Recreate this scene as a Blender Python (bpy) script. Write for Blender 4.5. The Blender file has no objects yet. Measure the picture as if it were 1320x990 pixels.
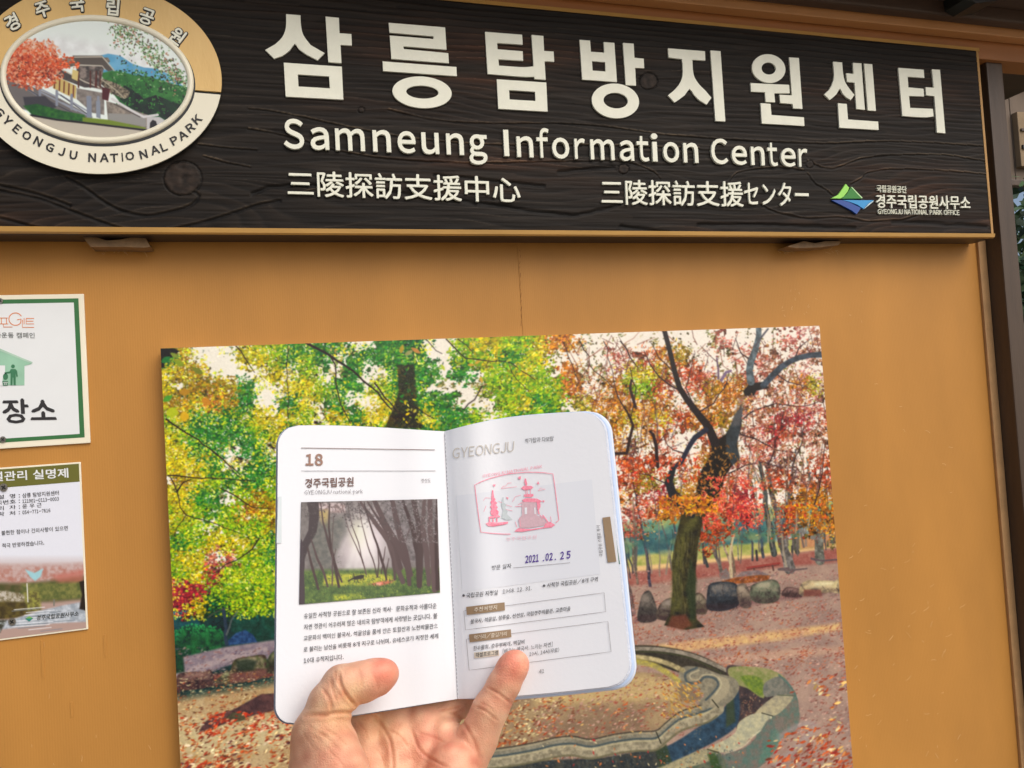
import bpy, bmesh, math
import numpy as np
from mathutils import Vector, Matrix
scene = bpy.context.scene
# ------------------------------------------------------------------ camera
F, CX, CY = 990.0, 660.0, 495.0                       # focal length and centre, in photograph pixels (1320 wide)
CAM = np.array((0., -1.2, 1.5))
def _rot(yaw, pitch, roll):
    cy, sy, cp, sp, cr, sr = math.cos(yaw), math.sin(yaw), math.cos(pitch), math.sin(pitch), math.cos(roll), math.sin(roll)
    M = np.array([[cr, -sr, 0], [0, 0, 1.], [sr, cr, 0]])
    Rx = np.array([[1, 0, 0], [0, cp, -sp], [0, sp, cp]]); Rz = np.array([[cy, -sy, 0], [sy, cy, 0], [0, 0, 1]])
    return Rz @ Rx @ M                                # columns: right, up, forward
RM = _rot(*np.radians([-16.80, 1.845, -3.604]))
cam_d = bpy.data.cameras.new('camera'); cam = bpy.data.objects.new('camera', cam_d); scene.collection.objects.link(cam)
cam_d.sensor_width = 36; cam_d.lens = 36*F/1320; cam_d.clip_start = .01; cam_d.clip_end = 400
mw = Matrix.Identity(4)
for i in range(3): mw[i][0], mw[i][1], mw[i][2], mw[i][3] = RM[i, 0], RM[i, 1], -RM[i, 2], CAM[i]
cam.matrix_world = mw; scene.camera = cam
# ------------------------------------------------------------------ light: bright overcast day, seen from under the eave of the booth
EL, AZ = math.radians(43), math.radians(152)          # soft sun behind the viewer, to the right
w = bpy.data.worlds.new('World'); scene.world = w; w.use_nodes = True; nt = w.node_tree
sky = nt.nodes.new('ShaderNodeTexSky'); sky.sky_type = 'NISHITA'; sky.sun_disc = False
sky.sun_elevation = EL; sky.sun_rotation = AZ; sky.dust_density = 4; sky.ozone_density = .6; sky.air_density = .8
nt.links.new(sky.outputs[0], nt.nodes['Background'].inputs[0]); nt.nodes['Background'].inputs[1].default_value = .15
sd = bpy.data.lights.new('sun', 'SUN'); sd.energy = 1.5; sd.angle = math.radians(50); sd.color = (1, .985, .955)
so = bpy.data.objects.new('sun', sd); scene.collection.objects.link(so)
so.rotation_euler = Vector((math.sin(AZ)*math.cos(EL), math.cos(AZ)*math.cos(EL), math.sin(EL))).to_track_quat('Z', 'Y').to_euler()
vs = scene.view_settings; vs.view_transform = 'Standard'; vs.look = 'None'; vs.gamma = 1; vs.exposure = -.10
# ------------------------------------------------------------------ helpers
def ray(px, py):
    px = np.asarray(px, float); py = np.asarray(py, float)
    c = np.stack([(px-CX)/F, -(py-CY)/F, np.ones_like(px)], -1)
    return c @ RM.T
def W(px, py, y=0.):                                  # the point of the plane y that the photograph shows at a pixel
    d = ray(px, py); t = (y-CAM[1])/d[..., 1:2]
    return CAM + d*t
def Dp(px, py, z): return CAM + ray(px, py)*np.asarray(z)[..., None]
def proj(P):
    q = (np.asarray(P)-CAM) @ RM
    return CX+F*q[..., 0]/q[..., 2], CY-F*q[..., 1]/q[..., 2]
def lin(c): c = np.asarray(c, float)/255.; return np.where(c <= .04045, c/12.92, ((c+.055)/1.055)**2.4)
def tag(o, label=None, cat=None, group=None, kind=None):
    for k, v in (('label', label), ('category', cat), ('group', group), ('kind', kind)):
        if v: o[k] = v
    return o
def empty(name, loc, *t, **k):
    o = bpy.data.objects.new(name, None); o.location = loc; o.empty_display_size = .05; scene.collection.objects.link(o)
    return tag(o, *t, **k)
def mesh(name, V, Fc, mat, parent=None, smooth=False, label=None):
    me = bpy.data.meshes.new(name); V = np.asarray(V, float)
    if parent is not None: V = V-np.array(base(parent))
    if isinstance(Fc, np.ndarray):
        n, k = Fc.shape; me.vertices.add(len(V)); me.vertices.foreach_set('co', V.astype(np.float32).ravel())
        me.loops.add(n*k); me.loops.foreach_set('vertex_index', Fc.astype(np.int32).ravel())
        me.polygons.add(n); me.polygons.foreach_set('loop_start', np.arange(0, n*k, k, dtype=np.int32)); me.update(calc_edges=True)
    else:
        me.from_pydata([tuple(v) for v in V], [], [tuple(int(i) for i in f) for f in Fc]); me.update()
    if smooth: me.polygons.foreach_set('use_smooth', np.ones(len(me.polygons), bool))
    if mat is not None: me.materials.append(mat)
    o = bpy.data.objects.new(name, me); scene.collection.objects.link(o)
    if parent is not None: o.parent = parent
    if label: o['label'] = label
    return o
def base(o):
    v = Vector((0, 0, 0))
    while o is not None: v += o.location; o = o.parent
    return tuple(v)
def box(x0, x1, y0, y1, z0, z1, b=0.):                # a box with softened edges
    bm = bmesh.new(); bmesh.ops.create_cube(bm, size=1)
    for v in bm.verts: v.co = ((x0+x1)/2+v.co.x*(x1-x0), (y0+y1)/2+v.co.y*(y1-y0), (z0+z1)/2+v.co.z*(z1-z0))
    if b: bmesh.ops.bevel(bm, geom=bm.edges[:]+bm.verts[:], offset=b, segments=2, affect='EDGES', profile=.6)
    bm.verts.index_update(); r = [tuple(v.co) for v in bm.verts], [[v.index for v in f.verts] for f in bm.faces]; bm.free(); return r
def joined(parts):
    V, Fc = [], []
    for v, f in parts: n = len(V); V += list(map(tuple, v)); Fc += [[i+n for i in q] for q in f]
    return V, Fc
def node(nt, t, **k):
    n = nt.nodes.new(t)
    for a, b in k.items():
        if a in n.inputs.keys(): n.inputs[a].default_value = b
        else: setattr(n, a, b)
    return n
def mat(name, col, rough=.6, var=.12, cell=30., bump=0., bcell=300., spec=.5, stretch=(1, 1, 1), col2=None, sss=0., attr=None, metal=0., coat=0., rib=None):
    """Principled paint or wood: base colour broken up by noise, fine relief by a second noise."""
    m = bpy.data.materials.new(name); m.use_nodes = True; t = m.node_tree; P = t.nodes['Principled BSDF']; L = t.links.new
    P.inputs['Roughness'].default_value = rough; P.inputs['Specular IOR Level'].default_value = spec; P.inputs['Metallic'].default_value = metal
    if coat: P.inputs['Coat Weight'].default_value = coat; P.inputs['Coat Roughness'].default_value = .06
    tc = node(t, 'ShaderNodeTexCoord'); mp = node(t, 'ShaderNodeMapping'); mp.inputs['Scale'].default_value = stretch; L(tc.outputs['Object'], mp.inputs['Vector'])
    nz = node(t, 'ShaderNodeTexNoise', Scale=cell, Detail=5., Roughness=.6); L(mp.outputs[0], nz.inputs['Vector'])
    mx = node(t, 'ShaderNodeMix', data_type='RGBA')
    rp = node(t, 'ShaderNodeMapRange'); rp.inputs[1].default_value = .3; rp.inputs[2].default_value = .7; L(nz.outputs['Fac'], rp.inputs[0]); L(rp.outputs[0], mx.inputs[0])
    if attr:
        at = node(t, 'ShaderNodeAttribute', attribute_name=attr); hs = node(t, 'ShaderNodeHueSaturation'); hs.inputs['Value'].default_value = 1-var
        L(at.outputs['Color'], hs.inputs['Color']); L(hs.outputs[0], mx.inputs[6]); L(at.outputs['Color'], mx.inputs[7])
    else:
        c = lin(col); c2 = lin(col2) if col2 is not None else c*(1-var)
        mx.inputs[6].default_value = (*c2, 1); mx.inputs[7].default_value = (*(np.clip(c*(1+var*.5), 0, 1) if col2 is None else c), 1)
    L(mx.outputs[2], P.inputs['Base Color'])
    if bump:
        n2 = node(t, 'ShaderNodeTexNoise', Scale=bcell, Detail=4.); L(mp.outputs[0], n2.inputs['Vector']); h = n2.outputs['Fac']
        if rib:                                        # woven or ribbed surface
            wv = node(t, 'ShaderNodeTexWave', Scale=rib, Distortion=.6); wv.bands_direction = 'X'; L(tc.outputs['Object'], wv.inputs['Vector'])
            ad = node(t, 'ShaderNodeMath', operation='MULTIPLY_ADD'); ad.inputs[1].default_value = .35; L(wv.outputs['Fac'], ad.inputs[0]); L(h, ad.inputs[2]); h = ad.outputs[0]
        bp = node(t, 'ShaderNodeBump', Strength=bump, Distance=.001); L(h, bp.inputs['Height']); L(bp.outputs[0], P.inputs['Normal'])
    if sss: P.inputs['Subsurface Weight'].default_value = sss; P.inputs['Subsurface Radius'].default_value = (1, .35, .2); P.inputs['Subsurface Scale'].default_value = .004
    return m
def ink_mat(name, rough=.35, coat=0.): return mat(name, (0, 0, 0), rough, var=.02, cell=400, attr='ink', coat=coat)
def ink_sheet(name, P, nx, ny, uv2px, surf, m, parent):      # a flat sheet carrying printed ink colours
    u = np.linspace(0, 1, nx+1); v = np.linspace(0, 1, ny+1); U, Vv = np.meshgrid(u, v); px, py = uv2px(U, Vv)
    X = (px-P.x0)*P.k; Y = (py-P.y0)*P.k; X = np.clip(X, 0, P.w-1.01); Y = np.clip(Y, 0, P.h-1.01)
    xi = X.astype(int); yi = Y.astype(int); fx = (X-xi)[..., None]; fy = (Y-yi)[..., None]; b = P.b
    c = (b[yi, xi]*(1-fx)+b[yi, xi+1]*fx)*(1-fy)+(b[yi+1, xi]*(1-fx)+b[yi+1, xi+1]*fx)*fy
    V = surf(px, py).reshape(-1, 3); i = np.arange((nx+1)*(ny+1)).reshape(ny+1, nx+1)
    Fc = np.stack([i[:-1, :-1], i[1:, :-1], i[1:, 1:], i[:-1, 1:]], -1).reshape(-1, 4)
    o = mesh(name, V, Fc, m, parent); a = o.data.color_attributes.new('ink', 'FLOAT_COLOR', 'POINT')
    rgba = np.ones((V.shape[0], 4), np.float32); rgba[:, :3] = lin(np.clip(c, 0, 255)).reshape(-1, 3); a.data.foreach_set('color', rgba.ravel()); return o
def quad(TL, TR, BR, BL):
    TL, TR, BR, BL = map(np.array, (TL, TR, BR, BL))
    def f(u, v):
        u = np.asarray(u)[..., None]; v = np.asarray(v)[..., None]
        q = (TL*(1-u)+TR*u)*(1-v)+(BL*(1-u)+BR*u)*v; return q[..., 0], q[..., 1]
    return f
# --- lettering
_gl = {}
_kc = bpy.data.curves.new('lettering', 'FONT'); _kc.body = '가'; _ko = bpy.data.objects.new('lettering', _kc); scene.collection.objects.link(_ko)   # keeps the built-in font open; removed at the end
def glyph1(ch, bold, ext, shear, res):                 # one character as a mesh; Latin uses the full-width forms
    k = (ch, bold, ext, shear, res)
    if k not in _gl:
        c = bpy.data.curves.new('lettering', 'FONT'); c.body = chr(ord(ch)+0xFEE0) if 33 <= ord(ch) < 127 else ch
        c.resolution_u = res; c.offset = bold; c.extrude = ext; c.shear = shear
        o = bpy.data.objects.new('lettering', c); me = o.to_mesh(); V = np.array([v.co[:] for v in me.vertices]).reshape(-1, 3); Fc = [list(p.vertices) for p in me.polygons]; o.to_mesh_clear()
        bpy.data.objects.remove(o); bpy.data.curves.remove(c)
        if ch == 'I': V, Fc = np.array([(x, y, z) for z in (-ext, ext) for x, y in ((0,0),(.098,0),(.098,.733),(0,.733))]), [[0,3,2,1],[4,5,6,7],[0,1,5,4],[1,2,6,5],[2,3,7,6],[3,0,4,7]]
        _gl[k] = (V, Fc)
    return _gl[k]
def glyphs(s, bold=0., ext=0., bev=0., shear=0., res=2, sp=1.):
    VV, FF, own, x = [], [], [], 0.
    for ci, ch in enumerate(s):
        if ch == ' ': x += .3*sp; continue
        tw = bold if ord(ch) >= 0x2E80 else 0; V, Fc = glyph1(ch, 0 if tw else bold, ext, shear, res); V = V.copy()
        if tw:                                         # heavier: struck three times, each a hair higher
            m_ = len(V); V = np.vstack([V+(-tw*.5,-tw*.3,0), V*(1,1,1.04)+(tw*.5,-tw*.3,0 if ext else 1), V*(1,1,1.08)+(0,tw*.5,0 if ext else 2)]); Fc = Fc+[[i+m_ for i in f] for f in Fc]+[[i+2*m_ for i in f] for f in Fc]
        if ord(ch) < 127:
            w_ = V[:, 0].max()-V[:, 0].min(); V[:, 0] += x-V[:, 0].min()+.05; adv = w_+.10+(sp-1)*1.0
        else: V[:, 0] += x; adv = .93*sp if ord(ch) >= 0xAC00 else 1.*sp
        n = sum(len(q) for q in VV); VV.append(V); FF += [[i+n for i in f] for f in Fc]; own += [ci]*len(V); x += adv
    glyphs.own = own; return np.vstack(VV), FF
def lettering(s, BL, BR, h, surf, m, parent, off=.0004, bold=0., ink=False, split=None, depth=None, lean=None, name='lettering', label=None, res=2, sp=1., shear=0.):
    """Lay a line of text on a surface: BL and BR are the ends of its baseline, h its capital height (or ink height)."""
    V, Fc = glyphs(s, bold, .5 if depth else 0., 0, shear, res, sp); V = V.copy()
    x0, x1 = V[:, 0].min(), V[:, 0].max(); y0, y1 = (V[:, 1].min(), V[:, 1].max()) if ink else (0., .73)
    u = (V[:, 0]-x0)/(x1-x0); v = (V[:, 1]-y0)/(y1-y0)
    dx, dy = BR[0]-BL[0], BR[1]-BL[1]
    if lean is None: ux, uy = -.06*h, -h
    elif lean == 'perp': L = math.hypot(dx, dy); ux, uy = dy/L*h, -dx/L*h
    else: ux, uy = lean*h, -h
    px = BL[0]+dx*u+ux*v; py = BL[1]+dy*u+uy*v
    wz = off+((V[:, 2]+.5)*depth if depth else V[:, 2]*.00004)
    P = surf(px, py, wz)
    if not split: return mesh(name, P, Fc, m, parent, label=label)
    own = np.array(glyphs.own); out = []               # one object per character
    for g in sorted(set(own)):
        fs = [f for f in Fc if own[f[0]] == g]; ids = sorted({i for f in fs for i in f}); mp = {a: i for i, a in enumerate(ids)}
        out.append(mesh(name, P[ids], [[mp[i] for i in f] for f in fs], m, parent))
    return out
def plate(outs, surf, w0, w1, m, parent, name, holes=(), bev=.0, label=None):
    """A cut-out plate: outlines (and holes) on a surface, from height w0 to w1."""
    c = bpy.data.curves.new(name, 'CURVE'); c.dimensions = '2D'; c.fill_mode = 'BOTH'; c.extrude = .5; 
    for q in list(outs)+list(holes):
        s = c.splines.new('POLY'); s.points.add(len(q)-1); s.use_cyclic_u = True
        for i, (x, y) in enumerate(q): s.points[i].co = (x, -y, 0, 1)
    o = bpy.data.objects.new(name, c); me = o.to_mesh()
    V = np.array([v.co[:] for v in me.vertices]); Fc = [list(p.vertices) for p in me.polygons]
    o.to_mesh_clear(); bpy.data.objects.remove(o); bpy.data.curves.remove(c)
    P = surf(V[:, 0], -V[:, 1], np.where(V[:, 2] > 0, w1, w0))
    return mesh(name, P, Fc, m, parent, label=label)
def flat(polys, surf, off, m, parent, name, label=None):     # printed patches: filled outlines just above a surface
    V, Fc = [], []
    for q in polys:
        n = len(V); V += list(q); Fc.append(list(range(n+len(q)-1, n-1, -1)))
    V = np.array(V); return mesh(name, surf(V[:, 0], V[:, 1], np.full(len(V), off)), Fc, m, parent, label=label)
def ribbons(lines, surf, off, m, parent, name, label=None):  # printed strokes: (points, width)
    V, Fc = [], []
    for P, wd in lines:
        P = [np.array(p, float) for p in P]; n = len(P); s = len(V)
        for i in range(n):
            d = P[min(i+1, n-1)]-P[max(i-1, 0)]; d /= np.hypot(*d)+1e-9; nn = np.array([-d[1], d[0]])*wd/2
            V += [P[i]+nn, P[i]-nn]
            if i: a = s+2*i; Fc.append([a-2, a-1, a+1, a])
    V = np.array(V); return mesh(name, surf(V[:, 0], V[:, 1], np.full(len(V), off)), Fc, m, parent, label=label)
def plane(y):                                        # surface of a sheet facing the viewer at distance y; w = height towards the viewer
    return lambda px, py, w_=0.: W(px, py, y)+np.stack([np.zeros(np.shape(px)), -np.broadcast_to(np.asarray(w_, float), np.shape(px)), np.zeros(np.shape(px))], -1)
def ell(cx, cy, a, b, rot=0, n=40, t0=0, t1=2*math.pi):
    r = math.radians(rot); return [(cx+a*math.cos(t)*math.cos(r)-b*math.sin(t)*math.sin(r), cy+a*math.cos(t)*math.sin(r)+b*math.sin(t)*math.cos(r)) for t in np.linspace(t0, t1, n, endpoint=abs(t1-t0) < 6.28)]
# ------------------------------------------------------------------ ink: colour for flat printed pictures
# A printed picture is a flat sheet whose vertices carry ink colours worked out here by formula.
def curve(P, closed=False, n=4):                       # Catmull-Rom through the points
    m = len(P); out = []
    g = (lambda i: P[i % m]) if closed else (lambda i: P[min(max(i, 0), m-1)])
    for i in range(m if closed else m-1):
        a, b_, c, d = g(i-1), g(i), g(i+1), g(i+2)
        for k in range(n):
            t = k/n
            out.append(tuple(.5*(2*b_[j]+(c[j]-a[j])*t+(2*a[j]-5*b_[j]+4*c[j]-d[j])*t*t+(3*b_[j]-a[j]-3*c[j]+d[j])*t**3) for j in (0, 1)))
    if not closed: out.append(P[-1])
    return out
def soften(b_, n=1):                                  # the slight spread of ink and lens
    for _ in range(n):
        for ax in (0, 1):
            q = np.pad(b_, [(1, 1) if i == ax else (0, 0) for i in range(3)], mode='edge'); b_ = (q.take(range(0, b_.shape[ax]), ax)+2*b_+q.take(range(2, b_.shape[ax]+2), ax))/4
    return b_.astype(np.float32)
def ell_(cx, cy, a, b_): return [(cx+a*math.cos(t), cy+b_*math.sin(t)) for t in np.linspace(0, 6.28, 12)[:-1]]
class Ink:
    def __init__(s, x0, y0, x1, y1, k, base, seed):
        s.x0, s.y0, s.k = x0, y0, k
        s.w, s.h = int((x1-x0)*k), int((y1-y0)*k)
        s.b = np.empty((s.h, s.w, 3), np.float32); s.b[:] = base
        s.r = np.random.default_rng(seed); s.kern = {}
    def X(s, pts): return [((x-s.x0)*s.k, (y-s.y0)*s.k) for x, y in pts]
    def noise(s, cell, octv=3, shape=None, stretch=1.0):
        h, w = shape or (s.h, s.w); out = np.zeros((h, w), np.float32); a = 1.; tot = 0
        for o in range(octv):
            c = max(cell*s.k/2**o, 1.0); cx = c*stretch
            gh, gw = int(h/c)+3, int(w/cx)+3
            g = s.r.random((gh, gw)).astype(np.float32)
            yy = np.arange(h)/c; xx = np.arange(w)/cx
            yi = yy.astype(int); xi = xx.astype(int)
            fy = (yy-yi)[:, None]; fx = (xx-xi)[None]; fy = fy*fy*(3-2*fy); fx = fx*fx*(3-2*fx)
            A = g[yi][:, xi]; B = g[yi][:, xi+1]; C_ = g[yi+1][:, xi]; D = g[yi+1][:, xi+1]
            out += a*((A*(1-fx)+B*fx)*(1-fy)+(C_*(1-fx)+D*fx)*fy); tot += a; a *= .55
        return out/tot
    def box(s, P, pad):
        xs = [p[0] for p in P]; ys = [p[1] for p in P]
        return (max(int(min(xs)-pad), 0), min(int(max(xs)+pad)+2, s.w), max(int(min(ys)-pad), 0), min(int(max(ys)+pad)+2, s.h))
    def lay(s, bx, m, col, tex=0., cell=4, col2=None):
        a, b_, c, d = bx; T = s.b[c:d, a:b_]; m = m[..., None]; col = np.array(col, np.float32)
        if tex or col2 is not None:
            n = s.noise(cell, 3, m.shape[:2])[..., None]
            n = np.clip((n-.5)*2.2+.5, 0, 1)
            col = col*(1-n)+np.array(col2, np.float32)*n if col2 is not None else col*(1+tex*(n*2-1))
        T[:] = T*(1-m)+col*m
    def poly(s, pts, col, soft=1.0, **k):
        if k.pop('sm', 0): pts = curve(pts, True)
        P = s.X(pts); bx = s.box(P, 2+soft*s.k)
        if bx[1] <= bx[0] or bx[3] <= bx[2]: return
        al = k.pop('al', 1.)
        yy, xx = np.mgrid[bx[2]:bx[3], bx[0]:bx[1]].astype(np.float32)
        ins = np.zeros(xx.shape, bool); dd = np.full(xx.shape, 1e9, np.float32)
        for i in range(len(P)):
            (ax, ay), (bx_, by) = P[i-1], P[i]
            if ay != by:
                ins ^= ((ay > yy) != (by > yy)) & (xx < (bx_-ax)*(yy-ay)/(by-ay)+ax)
            vx, vy = bx_-ax, by-ay; L = vx*vx+vy*vy+1e-9
            t = np.clip(((xx-ax)*vx+(yy-ay)*vy)/L, 0, 1)
            dd = np.minimum(dd, (xx-ax-t*vx)**2+(yy-ay-t*vy)**2)
        sd = np.sqrt(dd)*np.where(ins, 1, -1)
        s.lay(bx, np.clip(sd/(soft*s.k)+.5, 0, 1)*al, col, **k)
    def line(s, pts, w, col, soft=.8, **k):
        if k.pop('sm', 0): pts = curve(pts)
        P = s.X(pts); n = len(P); W = [w]*n if not hasattr(w, '__len__') else list(w)
        if len(W) == 2 and n > 2: W = [W[0]+(W[1]-W[0])*i/(n-1) for i in range(n)]
        bx = s.box(P, max(W)*s.k/2+2)
        if bx[1] <= bx[0] or bx[3] <= bx[2]: return
        al = k.pop('al', 1.)
        yy, xx = np.mgrid[bx[2]:bx[3], bx[0]:bx[1]].astype(np.float32); sd = np.full(xx.shape, -1e9, np.float32)
        for i in range(n-1):
            (ax, ay), (bx_, by) = P[i], P[i+1]; vx, vy = bx_-ax, by-ay
            t = np.clip(((xx-ax)*vx+(yy-ay)*vy)/(vx*vx+vy*vy+1e-9), 0, 1)
            d = (W[i]+(W[i+1]-W[i])*t)*s.k/2-np.hypot(xx-ax-t*vx, yy-ay-t*vy)
            sd = np.maximum(sd, d)
        s.lay(bx, np.clip(sd/(soft*s.k)+.5, 0, 1)*al, col, **k)
    def wig(s, pts, w, col, j=1.5, **k):         # a branch: the line bent a little between its points
        Q = []
        for i in range(len(pts)-1):
            (a, b_), (c, d) = pts[i], pts[i+1]; n = max(int(math.hypot(c-a, d-b_)/9), 1)
            for t in range(n):
                f = t/n; Q.append((a+(c-a)*f+(s.r.normal()*j if t else 0), b_+(d-b_)*f+(s.r.normal()*j*.6 if t else 0)))
        Q.append(pts[-1]); m = len(Q)
        if hasattr(w, '__len__'): w = [np.interp(i/(m-1), np.linspace(0, 1, len(w)), w) for i in range(m)]
        s.line(Q, w, col, **k)
    def kernel(s, a, b_, q):
        key = (round(a*2), round(b_*2), q)
        if key not in s.kern:
            A, B = max(a*s.k, .8), max(b_*s.k, .6); R = int(A)+2; t = q*math.pi/12
            out = []
            for ox in (0, .5):
                yy, xx = np.mgrid[-R:R+1, -R:R+1].astype(np.float32); xx = xx-ox
                u = xx*math.cos(t)+yy*math.sin(t); v = -xx*math.sin(t)+yy*math.cos(t)
                vv = np.abs(v)/B*(1+.5*np.abs(u)/A)
                out.append(np.clip((1-np.hypot(u/A, vv))*min(A, B)+.45, 0, 1)[..., None])
            s.kern[key] = (R, out)
        return s.kern[key]
    def leaf(s, x, y, a, b_, q, col, al=1.):
        R, ks = s.kernel(a, b_, int(q) % 12); px = (x-s.x0)*s.k; py = (y-s.y0)*s.k
        ix, iy = int(px), int(py)
        if ix < R or iy < R or ix >= s.w-R-1 or iy >= s.h-R-1: return
        m = ks[1 if px-ix > .5 else 0]*al; T = s.b[iy-R:iy+R+1, ix-R:ix+R+1]; T += (col-T)*m
    def scatter(s, n, area, pal, size, ang=None, asp=.5, al=1., clump=None, persp=None):
        x0, y0, x1, y1 = area; pal = np.array(pal, np.float32)
        cn = s.noise(clump[0], 2) if clump else None
        xs = s.r.uniform(x0, x1, n); ys = s.r.uniform(y0, y1, n); cs = s.r.integers(0, len(pal), n)
        br = s.r.normal(1, .1, n); sz = s.r.uniform(size[0], size[1], n); an = s.r.uniform(0, 12, n)
        for i in range(n):
            x, y = xs[i], ys[i]
            if clump:
                yi, xi = int((y-s.y0)*s.k), int((x-s.x0)*s.k)
                if not (0 <= yi < s.h and 0 <= xi < s.w) or cn[yi, xi] < clump[1]: continue
            z = sz[i]*(persp(x, y) if persp else 1)
            if z <= 0: continue
            q = an[i] if ang is None else ang+s.r.normal()*1.3
            s.leaf(x, y, z, z*asp, q, pal[cs[i]]*br[i], al)

PAL = dict(
 Y=[(214,200,18),(232,196,4),(190,186,14),(176,150,10),(150,170,20),(226,220,90)],
 L=[(150,190,14),(120,176,16),(186,208,30),(96,160,24),(206,206,20),(60,130,30)],
 G=[(40,140,36),(22,112,40),(86,160,30),(14,86,36),(120,176,40),(50,120,60)],
 D=[(10,66,34),(20,90,44),(6,44,30),(30,110,50)],
 O=[(190,142,14),(168,116,16),(204,170,20),(140,100,20),(176,170,20),(120,120,20)],
 A=[(222,146,22),(206,116,24),(232,176,30),(186,90,24),(220,130,60),(150,80,30)],
 V=[(214,84,30),(192,58,24),(226,116,50),(168,44,30),(220,70,50),(150,60,30)],
 R=[(178,30,46),(208,46,54),(140,24,50),(226,90,70),(110,24,50)],
 P=[(206,112,96),(184,80,76),(220,140,110),(160,70,70),(196,90,60)],
 p=[(214,140,130),(200,110,100),(226,170,150),(170,90,90)],
 W=[(176,120,80),(160,92,74),(196,140,90),(140,90,90),(190,100,60)],
 M=[(104,70,80),(140,84,72),(84,60,84),(176,104,70)],
 s=[(196,180,110),(150,120,70),(120,130,60)], S=[(210,200,160)],
)
DENS = dict(S=.03, s=.24, p=.40, W=.50, M=.55, P=.56, R=.82, V=.74, A=.80)

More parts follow.
